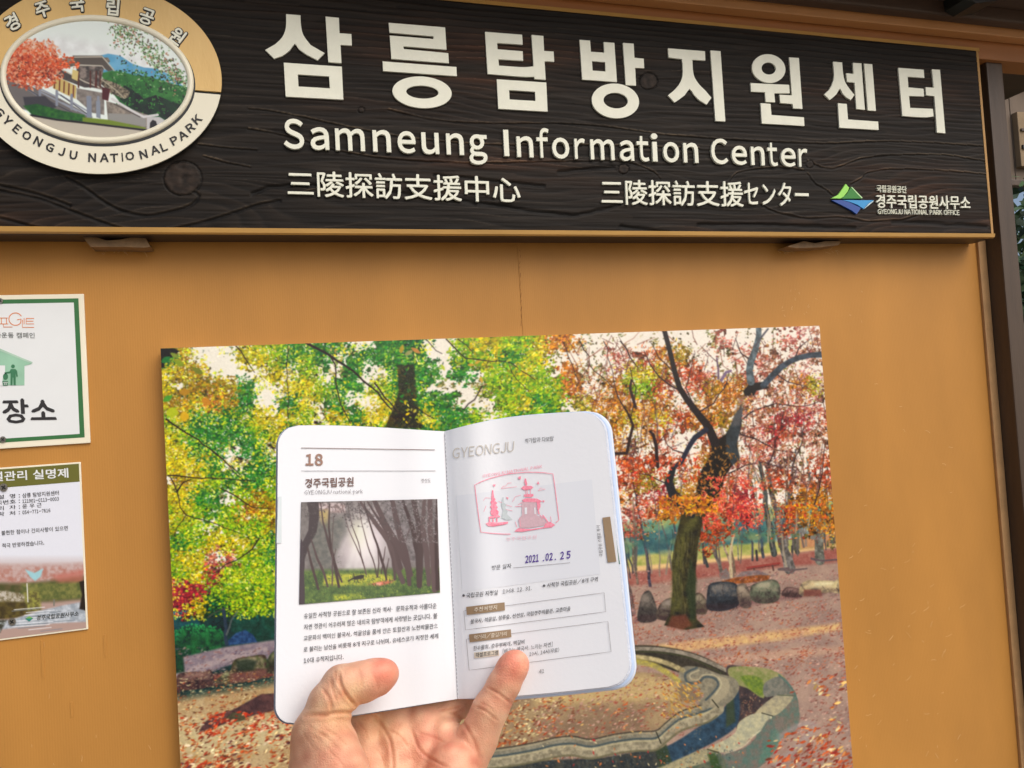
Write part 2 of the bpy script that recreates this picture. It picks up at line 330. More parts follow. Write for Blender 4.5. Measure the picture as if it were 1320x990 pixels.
def ink_park(kk=1.6):                                 # the large autumn park photograph
    p = Ink(196, 408, 1116, 1215, kk, (240,237,220), 5)
    # sky: cream, paler pink to the right
    n = p.noise(60, 2)[..., None]; xx = np.linspace(0, 1, p.w)[None, :, None]
    p.b += (np.array([2,-4,-2])*xx+(n-.5)*10)
    # --- far band, right side
    p.poly([(780,676),(1110,640),(1110,730),(780,760)], (70,128,120), soft=8, cell=14, col2=(150,170,110))
    p.poly([(780,690),(960,672),(1110,664),(1110,684),(960,706),(780,716)], (38,92,112), soft=6, cell=10, col2=(88,132,120), al=.8)
    p.poly([(1000,684),(1110,672),(1110,688),(1000,700)], (200,206,210), soft=4, al=.7)
    p.poly([(780,722),(900,706),(1000,698),(1110,684),(1110,704),(1000,716),(900,730),(780,742)], (196,186,110), soft=4, cell=8, col2=(150,160,80))
    p.poly([(780,734),(900,722),(1000,712),(1110,700),(1110,708),(900,734),(780,748)], (226,190,130), soft=3)
    p.poly([(1030,690),(1075,684),(1078,704),(1032,708)], (196,120,90), soft=5, al=.7)
    # ground right
    p.poly([(640,745),(780,742),(900,728),(1000,716),(1110,702),(1110,1215),(720,1215)], (172,144,126), soft=3, cell=20, col2=(150,124,112))
    p.poly([(780,742),(900,728),(1000,716),(1110,703),(1110,722),(1000,732),(900,746),(780,758)], (148,82,72), soft=5, cell=5, col2=(168,110,96))
    # ground left
    p.poly([(196,880),(360,850),(600,830),(700,850),(750,1215),(196,1215)], (190,166,122), soft=20, cell=20, col2=(176,146,100))
    p.poly([(196,930),(400,925),(400,960),(196,975)], (206,196,150), soft=14, al=.6)
    # ochre inside of the basin
    p.poly([(640,880),(760,862),(850,868),(895,900),(905,925),(860,935),(820,950),(760,955),(690,960),(560,975),(560,900)], (170,146,106), soft=3, cell=14, col2=(142,118,90))
    p.poly([(680,884),(800,868),(860,876),(890,900),(800,905),(690,910)], (206,180,120), soft=10, al=.7)
    p.poly([(690,930),(820,915),(840,940),(700,960)], (120,96,78), soft=14, al=.6)
    # yellow band of light
    p.poly([(760,838),(840,832),(960,818),(1060,806),(1082,803),(1086,812),(1000,826),(900,838),(800,852),(740,856)], (216,180,120), soft=5, cell=6, col2=(196,150,110))
    p.poly([(900,850),(1000,838),(1090,832),(1096,842),(1000,850),(900,858)], (200,160,130), soft=6, al=.6)
    # --- left lower: dark hedges, path, rocks
    p.poly([(206,765),(400,745),(580,740),(600,840),(206,905)], (14,54,52), soft=12, cell=12, col2=(8,30,34))
    p.poly([(500,740),(745,730),(735,812),(620,830),(500,850)], (30,62,44), soft=12, cell=9, col2=(70,60,44))
    for c in [(233,803,26,16,(20,86,96)),(335,808,38,20,(16,74,62)),(256,826,36,20,(24,104,52)),(222,838,16,22,(18,80,46)),(380,800,40,20,(20,80,60)),(440,806,46,26,(26,90,50)),(520,800,50,28,(20,76,56)),(600,798,44,24,(40,96,50)),(676,792,40,24,(60,90,50))]:
        p.poly([(c[0]+c[2]*math.cos(t)*1.0, c[1]+c[3]*math.sin(t)) for t in np.linspace(0, 6.2, 18)], c[4], soft=5, cell=6, col2=(8,44,36))
        for i in range(260):
            t = p.r.uniform(0, 6.28); q = p.r.random()**.5
            x, y = c[0]+c[2]*q*math.cos(t), c[1]+c[3]*q*math.sin(t)-2
            v = .6+.9*max(0, -math.sin(t)*q)
            p.leaf(x, y, 1.6, .9, p.r.integers(12), np.clip(np.array(c[4])*v*1.25, 0, 255), .8)
    p.poly([(294,826),(304,816),(316,812),(326,818),(332,828),(292,832)], (40,80,130), soft=2, cell=3, col2=(20,50,90))
    p.poly([(206,862),(240,846),(290,834),(360,824),(420,816),(420,850),(320,850),(250,872),(206,880)], (150,136,140), soft=3, cell=5, col2=(120,108,120))
    p.poly([(215,870),(300,842),(345,834),(345,838),(250,866),(215,878)], (176,160,158), soft=3, al=.6)
    p.scatter(500, (206,835,400,872), [(120,100,110),(176,150,150),(140,90,80),(90,80,100)], (1.2,2.6), ang=11, asp=.35, al=.8)
    p.poly([(206,850),(222,840),(236,846),(238,866),(206,872)], (16,66,40), soft=3, cell=4, col2=(8,36,30))
    def rock(P, c1, c2, top=None):
        p.poly(P, c1, soft=1.2, cell=5, col2=c2, sm=1)
        ys = [q[1] for q in P]; m = min(ys); H = max(ys)-m
        if top is not None:
            cx_ = sum(q[0] for q in P)/len(P); cy_ = m+H*.30
            p.poly([(cx_+(q[0]-cx_)*.86, min(q[1]+H*.03, m+H*.5)) for q in P], top, soft=3, cell=3, col2=tuple(np.array(c1)*1.25), al=.75)
            p.poly([(cx_+(q[0]-cx_)*.5-H*.1, m+H*.10+(q[1]-m)*.25) for q in P], tuple(np.clip(np.array(top)*1.25, 0, 240)), soft=3, al=.5)
        p.poly([q if q[1] > m+H*.55 else (q[0], m+H*.75) for q in P], (60,34,40), soft=4, al=.35)
        xs = [q[0] for q in P]
        for i in range(int(len(xs)*2)):
            x = p.r.uniform(min(xs)+3, max(xs)-3); y = p.r.uniform(m+3, max(ys)-3)
            p.wig([(x, y), (x+p.r.normal()*6, y+p.r.uniform(3, 9))], (1, .4), (30,24,28), al=.45)
    p.poly([(206,880),(350,858),(400,850),(400,860),(350,872),(206,894)], (110,52,52), soft=4)
    rock([(228,888),(229,870),(246,866),(262,866),(272,864),(276,876),(275,884),(250,889)], (86,58,54), (40,26,34), (130,100,90))
    rock([(276,880),(284,872),(292,866),(300,867),(298,880)], (90,96,60), (60,60,48), (150,150,110))
    rock([(296,880),(298,862),(303,850),(322,846),(340,844),(344,852),(344,870),(330,876)], (70,76,44), (56,34,36), (150,140,110))
    rock([(345,868),(345,850),(352,840),(362,838),(380,838),(380,862)], (52,66,40), (40,36,30), (120,116,84))
    p.poly([(296,868),(344,862),(344,871),(330,877),(296,881)], (116,70,66), soft=4, al=.8)
    p.poly([(304,852),(318,849),(332,852),(326,864),(306,866)], (24,40,30), soft=4, al=.8)
    # leaf litter left
    p.scatter(9000, (206,864,640,1100), [(150,116,84),(206,184,140),(176,120,80),(130,96,70),(226,208,160)], (.7,1.5), ang=11, asp=.4, al=.7)
    def perL(x, y): return min(.6+.8*(y-860)/130, 1.9)
    lit = [(172,84,40),(150,56,34),(190,110,60),(120,60,40),(214,190,130),(226,206,150),(96,60,40),(180,130,70)]
    p.scatter(11000, (206,868,740,1210), lit, (1.3,3.2), ang=11, asp=.36, clump=(16,.40), persp=perL)
    p.scatter(3600, (206,875,740,1210), [(236,220,170),(220,206,150)], (1.5,3), ang=11, asp=.3, clump=(30,.5), persp=perL)
    # root
    p.poly([(256,944),(262,932),(278,921),(300,915),(316,906),(336,895),(362,893),(420,880),(420,905),(362,914),(332,921),(300,930),(272,939)], (96,62,60), soft=2, cell=6, col2=(62,40,44))
    p.poly([(290,926),(300,918),(318,919),(316,928),(300,932)], (84,80,54), soft=2, cell=3, col2=(60,56,40))
    p.scatter(420, (270,918,400,948), [(190,50,20),(160,36,24),(206,80,40),(220,150,110)], (1.6,3.4), ang=11, asp=.45, clump=(9,.42))
    p.scatter(3600, (206,925,600,1210), [(196,74,24),(170,50,24),(206,110,60),(226,206,170),(90,50,50)], (1.8,4), ang=11, asp=.42, clump=(20,.5), persp=lambda x, y: min(.8+.5*(y-930)/60, 1.8))
    # --- right mid trees behind
    far = [((815,790),(806,740),(798,690),(790,640),9,(110,90,86)),((838,755),(834,715),(825,670),(812,600),4,(60,56,70)),((822,752),(816,720),(815,680),3,(120,104,90)),
           ((908,726),(906,700),(902,680),3,(60,56,60)),((930,738),(922,715),(914,690),(905,670),5,(116,106,96)),((984,718),(980,690),(976,660),(968,620),4,(70,74,84)),((970,722),(970,700),(962,678),3,(64,64,70)),
           ((998,714),(994,690),(988,660),(984,620),(976,580),8,(66,72,70)),((1028,712),(1024,690),(1020,660),(1014,620),6,(80,82,70)),((952,722),(951,700),(953,680),2,(120,120,100)),
           ((1073,698),(1068,676),(1062,650),(1066,620),6,(80,84,70)),((912,730),(908,716),4,(56,60,60)),((1023,694),(1019,664),5,(70,70,60)),((945,740),(938,716),(930,690),(924,668),(915,650),3,(150,130,110)),
           ((941,742),(943,700),(946,668),3,(170,150,120)),((948,742),(942,704),(950,668),2,(130,110,90))]
    for f in far: p.wig(f[:-2], (f[-2], f[-2]*.6), f[-1], j=.8, cell=4, tex=.25)
    for i in range(34):
        x = p.r.uniform(800, 1085); yb = 744-(x-800)*.145+p.r.uniform(-12, 6); h_ = p.r.uniform(40, 110); lean = p.r.normal(0, 5)
        p.wig([(x, yb), (x-2+lean*.4, yb-h_*.5), (x-5+lean, yb-h_)], (p.r.uniform(1.4, 3.4), 1), [(96,88,86),(64,62,70),(134,122,108),(80,76,66)][p.r.integers(4)], j=.6, al=.85)
    for x in np.linspace(800, 1090, 60): p.poly(ell_(x+p.r.normal()*3, 706-(x-800)*.1+p.r.normal()*8, p.r.uniform(4, 12), p.r.uniform(3, 7)), [(54,104,96),(90,128,84),(130,150,100),(44,80,90),(150,160,120)][p.r.integers(5)], soft=3, al=.5)
    p.wig([(1018,733),(1012,712),(1007,690),(1004,670),(998,650),(993,630),(990,600)], (15,11,9,8,7,6,5), (104,100,96), j=.6, cell=4, tex=.3)
    p.line([(1014,733),(1010,712),(1008,690),(1006,682)], (3,2), (170,156,130), al=.7)
    p.wig([(1008,684),(1014,668),(1018,640),(1022,600),(1026,580)], (7,6,5,3,2), (70,78,88), j=.6)
    p.wig([(1057,722),(1056,700),(1058,676),(1050,650),(1044,620),(1040,590)], (13,10,7,5,4,2), (110,112,102), j=.6, cell=4, tex=.3)
    p.wig([(1054,694),(1042,692),(1028,680),(1014,664),(1002,656)], (5,4,3,2), (120,118,112), j=.6)
    p.wig([(1058,678),(1215,662),(1070,640),(1066,600)], (5,4,3,2), (100,100,92), j=.6)
    p.line([(1052,722),(1046,720),(1060,723),(1082,721)], (3,2), (90,76,80)); p.line([(1016,733),(1004,734),(1020,735),(1040,733)], (4,2), (100,84,84))
    p.line([(1002,740),(982,746),(968,750)], (3,2), (130,110,104), al=.7)
    # stumps, bench
    p.line([(1067,704),(1067,698)], 2.5, (70,60,60)); p.line([(1021,712),(1021,704)], 2.5, (60,60,60)); p.line([(976,722),(975,710)], 3, (50,50,54))
    p.line([(963,732),(984,729),(1005,726)], 2.6, (146,58,52)); p.line([(963,734),(1004,728)], 1, (80,40,40)); p.line([(996,729),(997,735)], 2.4, (90,60,54)); p.line([(972,733),(972,736)], 2.4, (90,60,54))
    p.poly([(948,745),(956,737),(976,735),(990,740),(992,746),(960,750)], (140,124,120), soft=1.5, cell=4, col2=(110,98,100))
    p.poly([(927,740),(936,732),(941,740),(940,746),(928,746)], (120,108,104), soft=1.5)
    p.wig([(943,744),(941,716),(946,690)], 2.5, (196,180,140), j=.4); p.wig([(946,744),(944,716)], 1.6, (110,96,80), j=.4)
    p.poly([(930,749),(950,744),(980,741),(993,742),(990,748),(960,752),(936,753)], (176,98,44), soft=1.5, cell=3, col2=(110,60,30))
    p.scatter(500, (815,736,1100,800), [(150,80,76),(176,110,104),(120,70,70),(200,150,140)], (1.2,2.6), ang=11, asp=.3, al=.7)
    # leaf litter right
    red = [(156,74,56),(170,90,66),(130,58,50),(190,120,90),(180,98,60)]
    pr = lambda x, y: .55+.9*(y-740)/120
    p.scatter(6500, (690,738,1106,1000), [(160,84,66),(140,70,56)]+[(196,150,136),(206,170,150),(130,84,76),(150,110,100)], (.9,1.9), ang=11, asp=.34, clump=(14,.34), al=.8, persp=lambda x, y: min(pr(x, y), 1.5))
    p.scatter(2600, (690,775,1106,860), red, (1.0,2.2), ang=11, asp=.32, clump=(12,.47), al=.9)
    p.scatter(900, (780,842,1106,1060), red+[(196,110,60)], (1.6,3.4), ang=11, asp=.36, clump=(20,.52))
    # rocks right
    p.line([(820,800),(900,786),(960,778),(1060,764)], 6, (100,60,66), al=.5, soft=5)
    rock([(780,800),(780,770),(792,772),(800,780),(810,790),(812,800),(800,806)], (90,62,64), (50,36,44))
    rock([(822,800),(825,776),(830,764),(838,762),(845,778),(848,795),(840,802)], (76,72,66), (54,50,50), (120,110,100))
    rock([(848,798),(848,784),(856,774),(868,770),(880,774),(880,800)], (92,84,70), (66,54,52), (130,120,110))
    rock([(894,788),(895,768),(902,764),(910,772),(913,784),(908,792)], (92,84,66), (76,60,56), (140,130,110))
    rock([(912,785),(911,770),(914,754),(926,750),(940,750),(950,754),(954,768),(952,780),(940,786),(926,788)], (46,54,62), (26,30,38), (110,104,96))
    rock([(950,756),(960,752),(967,765),(968,782),(956,783),(951,770)], (110,98,84), (84,70,66), (150,136,116))
    rock([(968,772),(968,756),(980,750),(996,747),(1004,752),(1006,766),(1000,776),(980,778)], (92,100,80), (66,62,56), (150,144,120))
    rock([(1008,768),(1012,758),(1022,757),(1034,762),(1032,770)], (90,66,62), (66,48,48), (130,104,96))
    rock([(1032,768),(1032,754),(1042,748),(1054,748),(1215,756),(1068,764),(1056,768)], (176,156,116), (90,80,72), (206,190,150))
    rock([(1070,762),(1076,750),(1086,744),(1090,764)], (206,190,140), (150,130,100))
    p.poly([(1036,760),(1058,760),(1060,768),(1036,769)], (120,64,56), soft=2, al=.8)
    # --- stone water channel
    q = dict(sm=1)
    p.poly([(812,834),(840,832),(880,838),(910,848),(938,864),(944,880),(900,876),(860,862),(812,850)], (62,56,46), soft=2, cell=5, col2=(40,38,32), **q)
    p.line([(812,836),(850,837),(885,843),(915,854),(940,866)], 5, (134,126,110), tex=.15, **q)
    p.line([(812,840),(850,841),(885,847),(912,858),(930,868)], 1.6, (60,64,40), **q)
    # water and far wall inside
    p.poly([(936,862),(950,858),(975,866),(995,884),(1000,905),(990,930),(960,945),(948,935),(944,900)], (74,60,60), soft=2, cell=6, col2=(48,42,46), **q)
    p.scatter(90, (948,895,985,935), [(120,84,70),(150,120,90),(90,60,50)], (1,2), asp=.4)
    # outer kerb on the right, from the back to the front
    p.poly([(938,864),(950,859),(985,861),(1004,868),(1012,876),(990,882),(984,900),(965,888),(946,880)], (158,150,104), soft=1.5, cell=4, col2=(124,134,74), **q)
    p.poly([(955,872),(978,872),(985,884),(982,897),(966,888)], (116,140,40), soft=3, cell=3, col2=(80,110,40), al=.85, **q)
    p.poly([(984,884),(992,876),(1008,872),(1020,884),(1028,900),(1029,926),(1020,936),(1016,910),(1000,898),(986,898)], (128,126,112), soft=1.5, cell=4, col2=(100,104,96), **q)
    p.line([(1004,870),(1018,884),(1027,902),(1029,925)], 2, (80,110,100), **q)
    p.poly([(1006,898),(1024,896),(1030,914),(1030,932),(1018,948),(998,954),(982,962),(975,945),(990,925)], (86,112,100), soft=2, cell=5, col2=(120,108,96), **q)
    p.poly([(1003,896),(1022,897),(1016,908),(1000,922),(978,924),(968,930),(976,916),(992,902)], (182,172,134), soft=1.2, cell=4, col2=(150,144,120), **q)
    p.poly([(1000,930),(1012,925),(1008,940),(996,948)], (120,110,100), soft=3, al=.8, **q)
    p.poly([(982,919),(995,922),(990,934),(978,944),(966,952),(956,962),(932,970),(914,964),(934,954),(948,944),(952,932),(966,922)], (192,186,148), soft=1.2, cell=4, col2=(160,160,136), **q)
    p.line([(994,924),(988,936),(972,948),(958,962),(934,972)], 2, (210,206,170), al=.7, **q)
    p.poly([(992,926),(1000,942),(1000,962),(984,985),(960,1000),(934,1005),(930,975),(956,966),(975,950)], (86,112,102), soft=2, cell=5, col2=(116,106,96), **q)
    p.poly([(1000,940),(1006,952),(996,972),(978,985),(984,965),(992,952)], (68,122,104), soft=3, cell=3, col2=(100,124,108), al=.8, **q)
    p.poly([(830,1006),(870,984),(905,970),(930,972),(936,1010),(900,1030),(850,1215),(780,1215),(790,1030)], (104,108,86), soft=2, cell=5, col2=(74,90,74), **q)
    p.poly([(810,1008),(850,988),(880,976),(905,966),(926,966),(916,980),(880,992),(840,1010),(815,1020)], (180,170,128), soft=1.5, cell=4, col2=(146,140,110), **q)
    p.poly([(912,972),(922,970),(934,1000),(922,1004)], (44,72,30), soft=3, al=.85)
    # deep inner face, blue with algae, then the wavy coping with its groove
    p.poly([(620,990),(700,982),(780,978),(850,966),(905,934),(935,910),(950,884),(953,925),(938,946),(885,974),(830,996),(790,1010),(620,1020)], (44,74,96), soft=2, cell=6, col2=(30,52,68), **q)
    p.poly([(620,988),(700,980),(780,976),(848,964),(856,984),(800,1000),(620,1010)], (62,64,58), soft=3, cell=5, col2=(38,46,50), **q)
    p.poly([(936,900),(945,892),(948,930),(936,938)], (54,66,40), soft=3, al=.8); p.poly([(844,962),(858,956),(866,982),(850,990)], (44,60,36), soft=3, al=.85)
    p.scatter(500, (640,965,945,1000), [(80,100,110),(24,44,60),(96,96,84)], (.8,1.8), asp=.6, al=.5)
    K = [(560,978),(610,972),(650,968),(690,961),(715,955),(738,953),(762,957),(790,951),(820,947),(845,946),(858,936),(876,922),(896,915),(912,910),(924,902)]
    p.line([(a_, b_+11) for a_, b_ in K], 19, (150,142,116), soft=1.5, tex=.16, cell=4, **q)
    p.line([(a_, b_+21) for a_, b_ in K], 2.5, (104,100,74), soft=2, **q)
    p.line([(a_, b_+1) for a_, b_ in K], 9, (128,124,106), soft=1.5, tex=.12, **q)
    p.line([(a_, b_+5.5) for a_, b_ in K], 2.6, (66,80,82), soft=1.5, **q); p.line([(a_, b_+8.5) for a_, b_ in K], 1.8, (190,180,140), soft=1.4, al=.7, **q)
    p.line([(a_, b_-4) for a_, b_ in K], 1.6, (60,54,46), soft=1.2, **q); p.line([(a_, b_-1.5) for a_, b_ in K], 1.6, (176,164,128), soft=1.4, al=.7, **q)
    p.poly([(880,860),(902,860),(925,868),(946,874),(953,886),(946,900),(932,910),(912,912),(900,905),(908,896),(898,888),(882,886),(874,876)], (146,138,114), soft=1.5, cell=4, col2=(116,112,96), **q)
    p.poly([(925,872),(938,876),(940,890),(928,904),(916,908),(918,894),(926,884)], (168,158,128), soft=2, al=.8, **q)
    p.line([(898,861),(884,868),(886,879),(900,880),(908,873),(920,874),(926,882),(920,892),(910,902)], 3, (72,84,86), soft=1.3, **q)
    p.line([(901,864),(890,869),(891,875),(900,876),(907,870),(922,871),(930,882),(922,896)], 1.4, (196,186,150), soft=1.2, al=.8, **q)
    p.poly([(876,884),(896,890),(905,898),(894,905),(884,905),(874,896)], (120,104,80), soft=3, al=.8, **q)
    p.line([(812,846),(838,849),(860,855),(880,864)], 6, (176,162,116), soft=2, tex=.2, **q); p.line([(812,852),(838,856),(858,866),(874,878)], 7, (150,140,84), soft=3, cell=3, col2=(190,176,76), **q)
    p.line([(846,944),(852,958)], 1.4, (40,40,30)); p.line([(918,902),(926,912)], 1.4, (40,40,30)); p.line([(982,919),(996,923)], 1.4, (60,60,50)); p.line([(912,966),(926,970)], 1.6, (60,60,40)); p.line([(1003,896),(1024,897)], 1.2, (80,90,70))
    p.line([(1005,950),(1030,935),(1050,935),(1030,960),(1000,985)], 6, (166,156,154), soft=6, al=.6, **q)
    warm = [(190,90,44),(170,66,34),(206,130,70),(216,176,100),(150,70,50),(224,206,150)]
    p.scatter(1500, (560,872,905,950), [(130,104,80),(186,160,116),(150,120,86),(170,120,80)], (.7,1.5), ang=11, asp=.45, al=.5)
    p.scatter(300, (560,880,900,946), warm, (1.5,2.8), ang=11, asp=.45, clump=(14,.45))
    p.scatter(160, (855,878,905,925), [(190,150,60),(206,170,90),(170,110,50)], (1.6,3), ang=3, asp=.4)
    p.scatter(620, (1020,870,1100,1215), warm, (2,4.5), ang=11, asp=.42, clump=(16,.5))
    p.scatter(700, (990,945,1090,1215), [(176,66,34),(206,96,50),(196,120,70),(224,200,150),(130,60,40),(150,40,34)], (2.4,4.8), ang=10, asp=.42, clump=(22,.4))
    p.scatter(60, (700,950,960,990), [(176,40,44),(214,196,150),(190,110,60)], (1.4,2.6), asp=.5)
    # --- dark stems under the left canopy
    bark = (36,24,26)
    p.poly([(514,436),(534,436),(536,462),(532,500),(540,540),(544,560),(494,560),(503,535),(512,515),(516,480)], (44,28,36), soft=1.5, cell=5, col2=(20,12,14))
    p.poly([(516,437),(533,437),(535,462),(519,462)], (84,76,104), soft=3, al=.6)
    p.line([(365,640),(340,655),(316,648)], (4,2), (60,34,34)); p.poly([(343,573),(360,568),(362,576),(350,580)], (50,30,30)); 
    for q in [(262,588,9,3),(308,592,7,5),(280,610,8,2),(226,648,5,4),(426,540,9,5),(410,545,8,4),(300,578,6,3),(446,545,6,3)]:
        p.poly([(q[0]+q[2]*math.cos(t)*p.r.uniform(.6,1.1), q[1]+q[3]*math.sin(t)*p.r.uniform(.6,1.1)) for t in np.linspace(0, 6, 9)], (44,26,30), soft=1.5)
    # --- canopy map, 20 px cells from (205,430)
    rows = [
     "KSSSSsLLGGGGsSGGDSSLYYLLYAAsSsSSssSsPSssPpWpWW",
     "GOSSSYYLGLGsGGGGGSSLLYGLYsSSsPWVAOsSsPPWppWWWW",
     "YOOsSSsYsLSsGSsGGGSGSLLYLsAsspYYOVVPssPWsppsWW",
     "YsOOOGSsYYLGGsLGGSsSsLLLLLAWsALLVsVOAAPWWAYWWW",
     "OOYAOGSSGYsGSSYGGGGsSsLYGLSYAAAAAssAAAWWWWPWWW",
     "LYGGGLYYYLsYGYYsDYGGLSLGLGsSOAYAYVAAOsWWRRPVVW",
     "YLGGGGLYGsLGYLGGGGGLsSLLLLssAAsAVssVsWPRVPWWWW",
     "YYGGsGGsYYLGYLGGGGGLLLLLLLssAAMsPSSVOsPPWspsWW",
     "YYYGssGGYLLGYLGGGGGLLLLLLLAsVVVVVVsOsPsMMsVVWW",
     "sOYLGGGLLGLGYLGGGGGLLLLLLLAAVVVOssAOVPsVVMVVWW",
     "YYGGsLOLGGLGYLGGGGGLLLLLLLAAAAsPROAVVRsssAAAWW",
     "LYLGLAOOAOLGYLGGGGGLLLLLLLAAMPPVAAVVVRssVAAAWW",
     "YLLsLLLOYGLGYLGGGGGLLLLLLLAAPPPs..VVV..sVsAAWW",
     "LGLYYYLGGGLGYLGGGGGLLLLLLLAAPs....sV.......s..",
     "LYYPPLLGGLLGYLGGGGGLLLLLLLAA..................",
     "LLYRLLLLYLLGYLGGGGGLLLLLLL....................",
     "RRRLLLLLRYRGYLGGGGGLLLLLLL....................",
     "RRYDLLLLDRRDDDDDDDDDDDDDDD....................",
    ]
    n1 = p.noise(11, 3); n2 = p.noise(5, 2); r = p.r; N = 125000
    dens = n1*.6+n2*.4
    order = 'YLGDOAVRPpWMsS.K'; avg = np.zeros((len(order), 3), np.float32); dd_ = np.zeros(len(order), np.float32)
    for i, ch in enumerate(order):
        q_ = PAL.get('D' if ch == 'K' else ch, [(200,200,180)]); avg[i] = np.mean(q_, 0); dd_[i] = {'.': 0, 'S': .0, 's': .16, 'p': .26, 'W': .36, 'P': .42, 'M': .45, 'V': .54, 'A': .60, 'Y': .78, 'L': .82, 'O': .82}.get(ch, .88)
    rows[12:] = [row[:26].replace('.', 'L').ljust(26, 'L')+row[26:] for row in rows[12:]]; rows = [row[:9]+''.join(row[9+(q*7+ri*5) % 17] if 8 <= ri else row[9+q] for q in range(17))+row[26:] for ri, row in enumerate(rows)]
    grid = np.array([[order.index(c) for c in row[:46].ljust(46, '.')] for row in rows])
    yy, xx = np.mgrid[0:p.h, 0:p.w]; wx = (p.noise(14, 3)-.5)*46; wy = (p.noise(14, 3)-.5)*40
    gx = np.clip(((xx/p.k+p.x0+wx-205)/20).astype(int), 0, 45); gy = ((yy/p.k+p.y0+wy-430)/20); out = gy >= len(rows); gy = np.clip(gy.astype(int), 0, len(rows)-1)
    G_ = grid[gy, gx]; f1 = p.noise(3.2, 2); f2 = p.noise(9, 2); f3 = p.noise(2.4, 1)
    rk = f1*.65+f2*.35; lo_, hi_ = np.quantile(rk, [.03, .97]); rk = (rk-lo_)/(hi_-lo_)
    m_ = np.clip((dd_[G_]-rk)*9+.5, 0, 1)*(~out); m_ = (m_*np.where(dd_[G_] > 0, 1, 0))[..., None]
    cu = avg[G_]*(.26+.85*f3+.35*(f2-.5)*2)[..., None]*np.array([.92, .9, .8])
    p.b[:] = p.b*(1-m_*.93)+cu*m_*.93
    xs = r.uniform(200, 1112, N); ys = r.uniform(412, 796, N)
    jx = r.normal(0, 6, N); jy = r.normal(0, 5, N); rn = r.random((N, 4))
    lo, hi = np.quantile(dens, [.02, .98])
    for i in range(N):
        x, y = xs[i], ys[i]; c = int((x+jx[i]-205)/20); rr = int((y+jy[i]-430)/20)
        if rr < 0: rr = 0
        if c < 0: c = 0
        if rr >= len(rows) or c >= len(rows[rr]): continue
        ch = rows[rr][c]
        if ch == '.': continue
        if ch == 'K': ch = 'D'
        d = (dens[int((y-408)*p.k), int((x-196)*p.k)]-lo)/(hi-lo)
        if d > DENS.get(ch, .97)*1.02: continue
        right = x > 740; pal = PAL[ch]
        # a clump keeps near one colour: the pick follows slow noise
        k_ = int((n1[int((y-408)*p.k), int((x-196)*p.k)]*7+rn[i, 0]*2.6)*len(pal)/4) % len(pal)
        col = np.array(pal[k_], np.float32)*(.70+.54*rn[i, 1])
        z = (.85+1.15*rn[i, 2]) if right else 1.0+1.4*rn[i, 2]
        if not right and y < 640 and x > 540: z *= 1.25
        p.leaf(x, y, z, z*(.46 if right else .6), (11 if rn[i, 3] < .5 else rn[i, 3]*12), col, .95)
    # lit leaves over shaded ones, clump by clump
    p.scatter(9000, (206,436,560,800), [(220,226,36),(240,220,24),(176,210,44),(240,236,120)], (.9,2.3), asp=.6, clump=(15,.50), al=.9)
    p.scatter(5200, (206,436,760,800), [(12,70,34),(30,60,20),(60,60,10),(16,40,24)], (.8,1.9), asp=.5, clump=(10,.60), al=.85)
    p.scatter(5200, (745,440,1090,690), [(236,170,60),(240,120,60),(232,150,110),(240,200,120)], (.7,1.5), asp=.5, clump=(11,.56), al=.85)
    p.scatter(5200, (745,440,1090,700), [(110,44,36),(90,40,44),(130,70,40),(70,40,46)], (.7,1.5), asp=.45, clump=(9,.58), al=.85)
    # small specks of sky light between leaves
    p.scatter(5200, (205,440,1080,640), [(246,242,222),(236,230,204)], (.7,1.3), asp=.7, al=.8, clump=(12,.5))
    p.poly([(512,470),(534,470),(538,520),(544,552),(496,552),(505,530),(514,505)], (26,16,18), soft=2, al=.75)
    p.scatter(160, (500,440,545,520), PAL['G'], (1.4,2.8), asp=.5, clump=(7,.5)); p.scatter(60, (520,515,560,545), PAL['Y'], (1.6,3), asp=.5)
    # thin branches
    for L in [((395,442),(425,458),(455,478),(480,500),(505,528),3.4,1.6),((425,458),(432,470),(434,500),(444,530),(452,546),1.8,1),((371,446),(371,500),(372,540),.9,.7),((304,446),(316,462),(328,480),1.3,.8),
              ((214,540),(240,558),(270,578),(310,612),2,1),((270,578),(295,600),(318,622),1,.6),((216,613),(250,616),(290,617),(330,620),1.8,.8),((220,616),(228,634),(232,654),(240,664),1.4,1),((228,634),(236,622),(246,618),2.5,1.2),
              ((240,664),(280,676),(310,688),1.2,.7),((285,630),(305,640),(325,654),(350,656),1.5,.8),((240,664),(228,680),(224,690),1,.7),((334,694),(325,708),(305,722),(290,728),(274,740),1.9,.8),
              ((575,437),(600,462),(635,466),(655,466),(690,490),1.4,.9),((655,466),(660,480),(692,520),.8,.5),((590,437),(610,455),1,.7),((598,528),(612,515),(620,500),(621,498),1.6,1.4),((548,436),(562,452),(570,456),1,.7),
              ((483,494),(510,528),(530,550),2,1),((530,522),(560,540),1.4,.8),((800,440),(812,460),(822,474),1.8,.9),((812,474),(820,500),(812,545),1,1),((748,440),(760,470),(790,500),1.2,.8),((778,440),(790,480),1,.7),((725,440),(738,470),(745,490),1,.8)]:
        p.wig(L[:-2], (L[-2], L[-1]), bark, j=1.1)
    tw = [(96,50,40),(120,60,44),(70,44,44),(150,84,60)]
    for i in range(330):
        x = r.uniform(740, 1085); y = r.uniform(440, 640); a = r.normal(-1.5, .6); l = r.uniform(12, 34)
        p.wig([(x, y), (x+l*math.cos(a), y+l*math.sin(a))], (1.2, .6), tw[r.integers(4)], j=.8, al=.75)
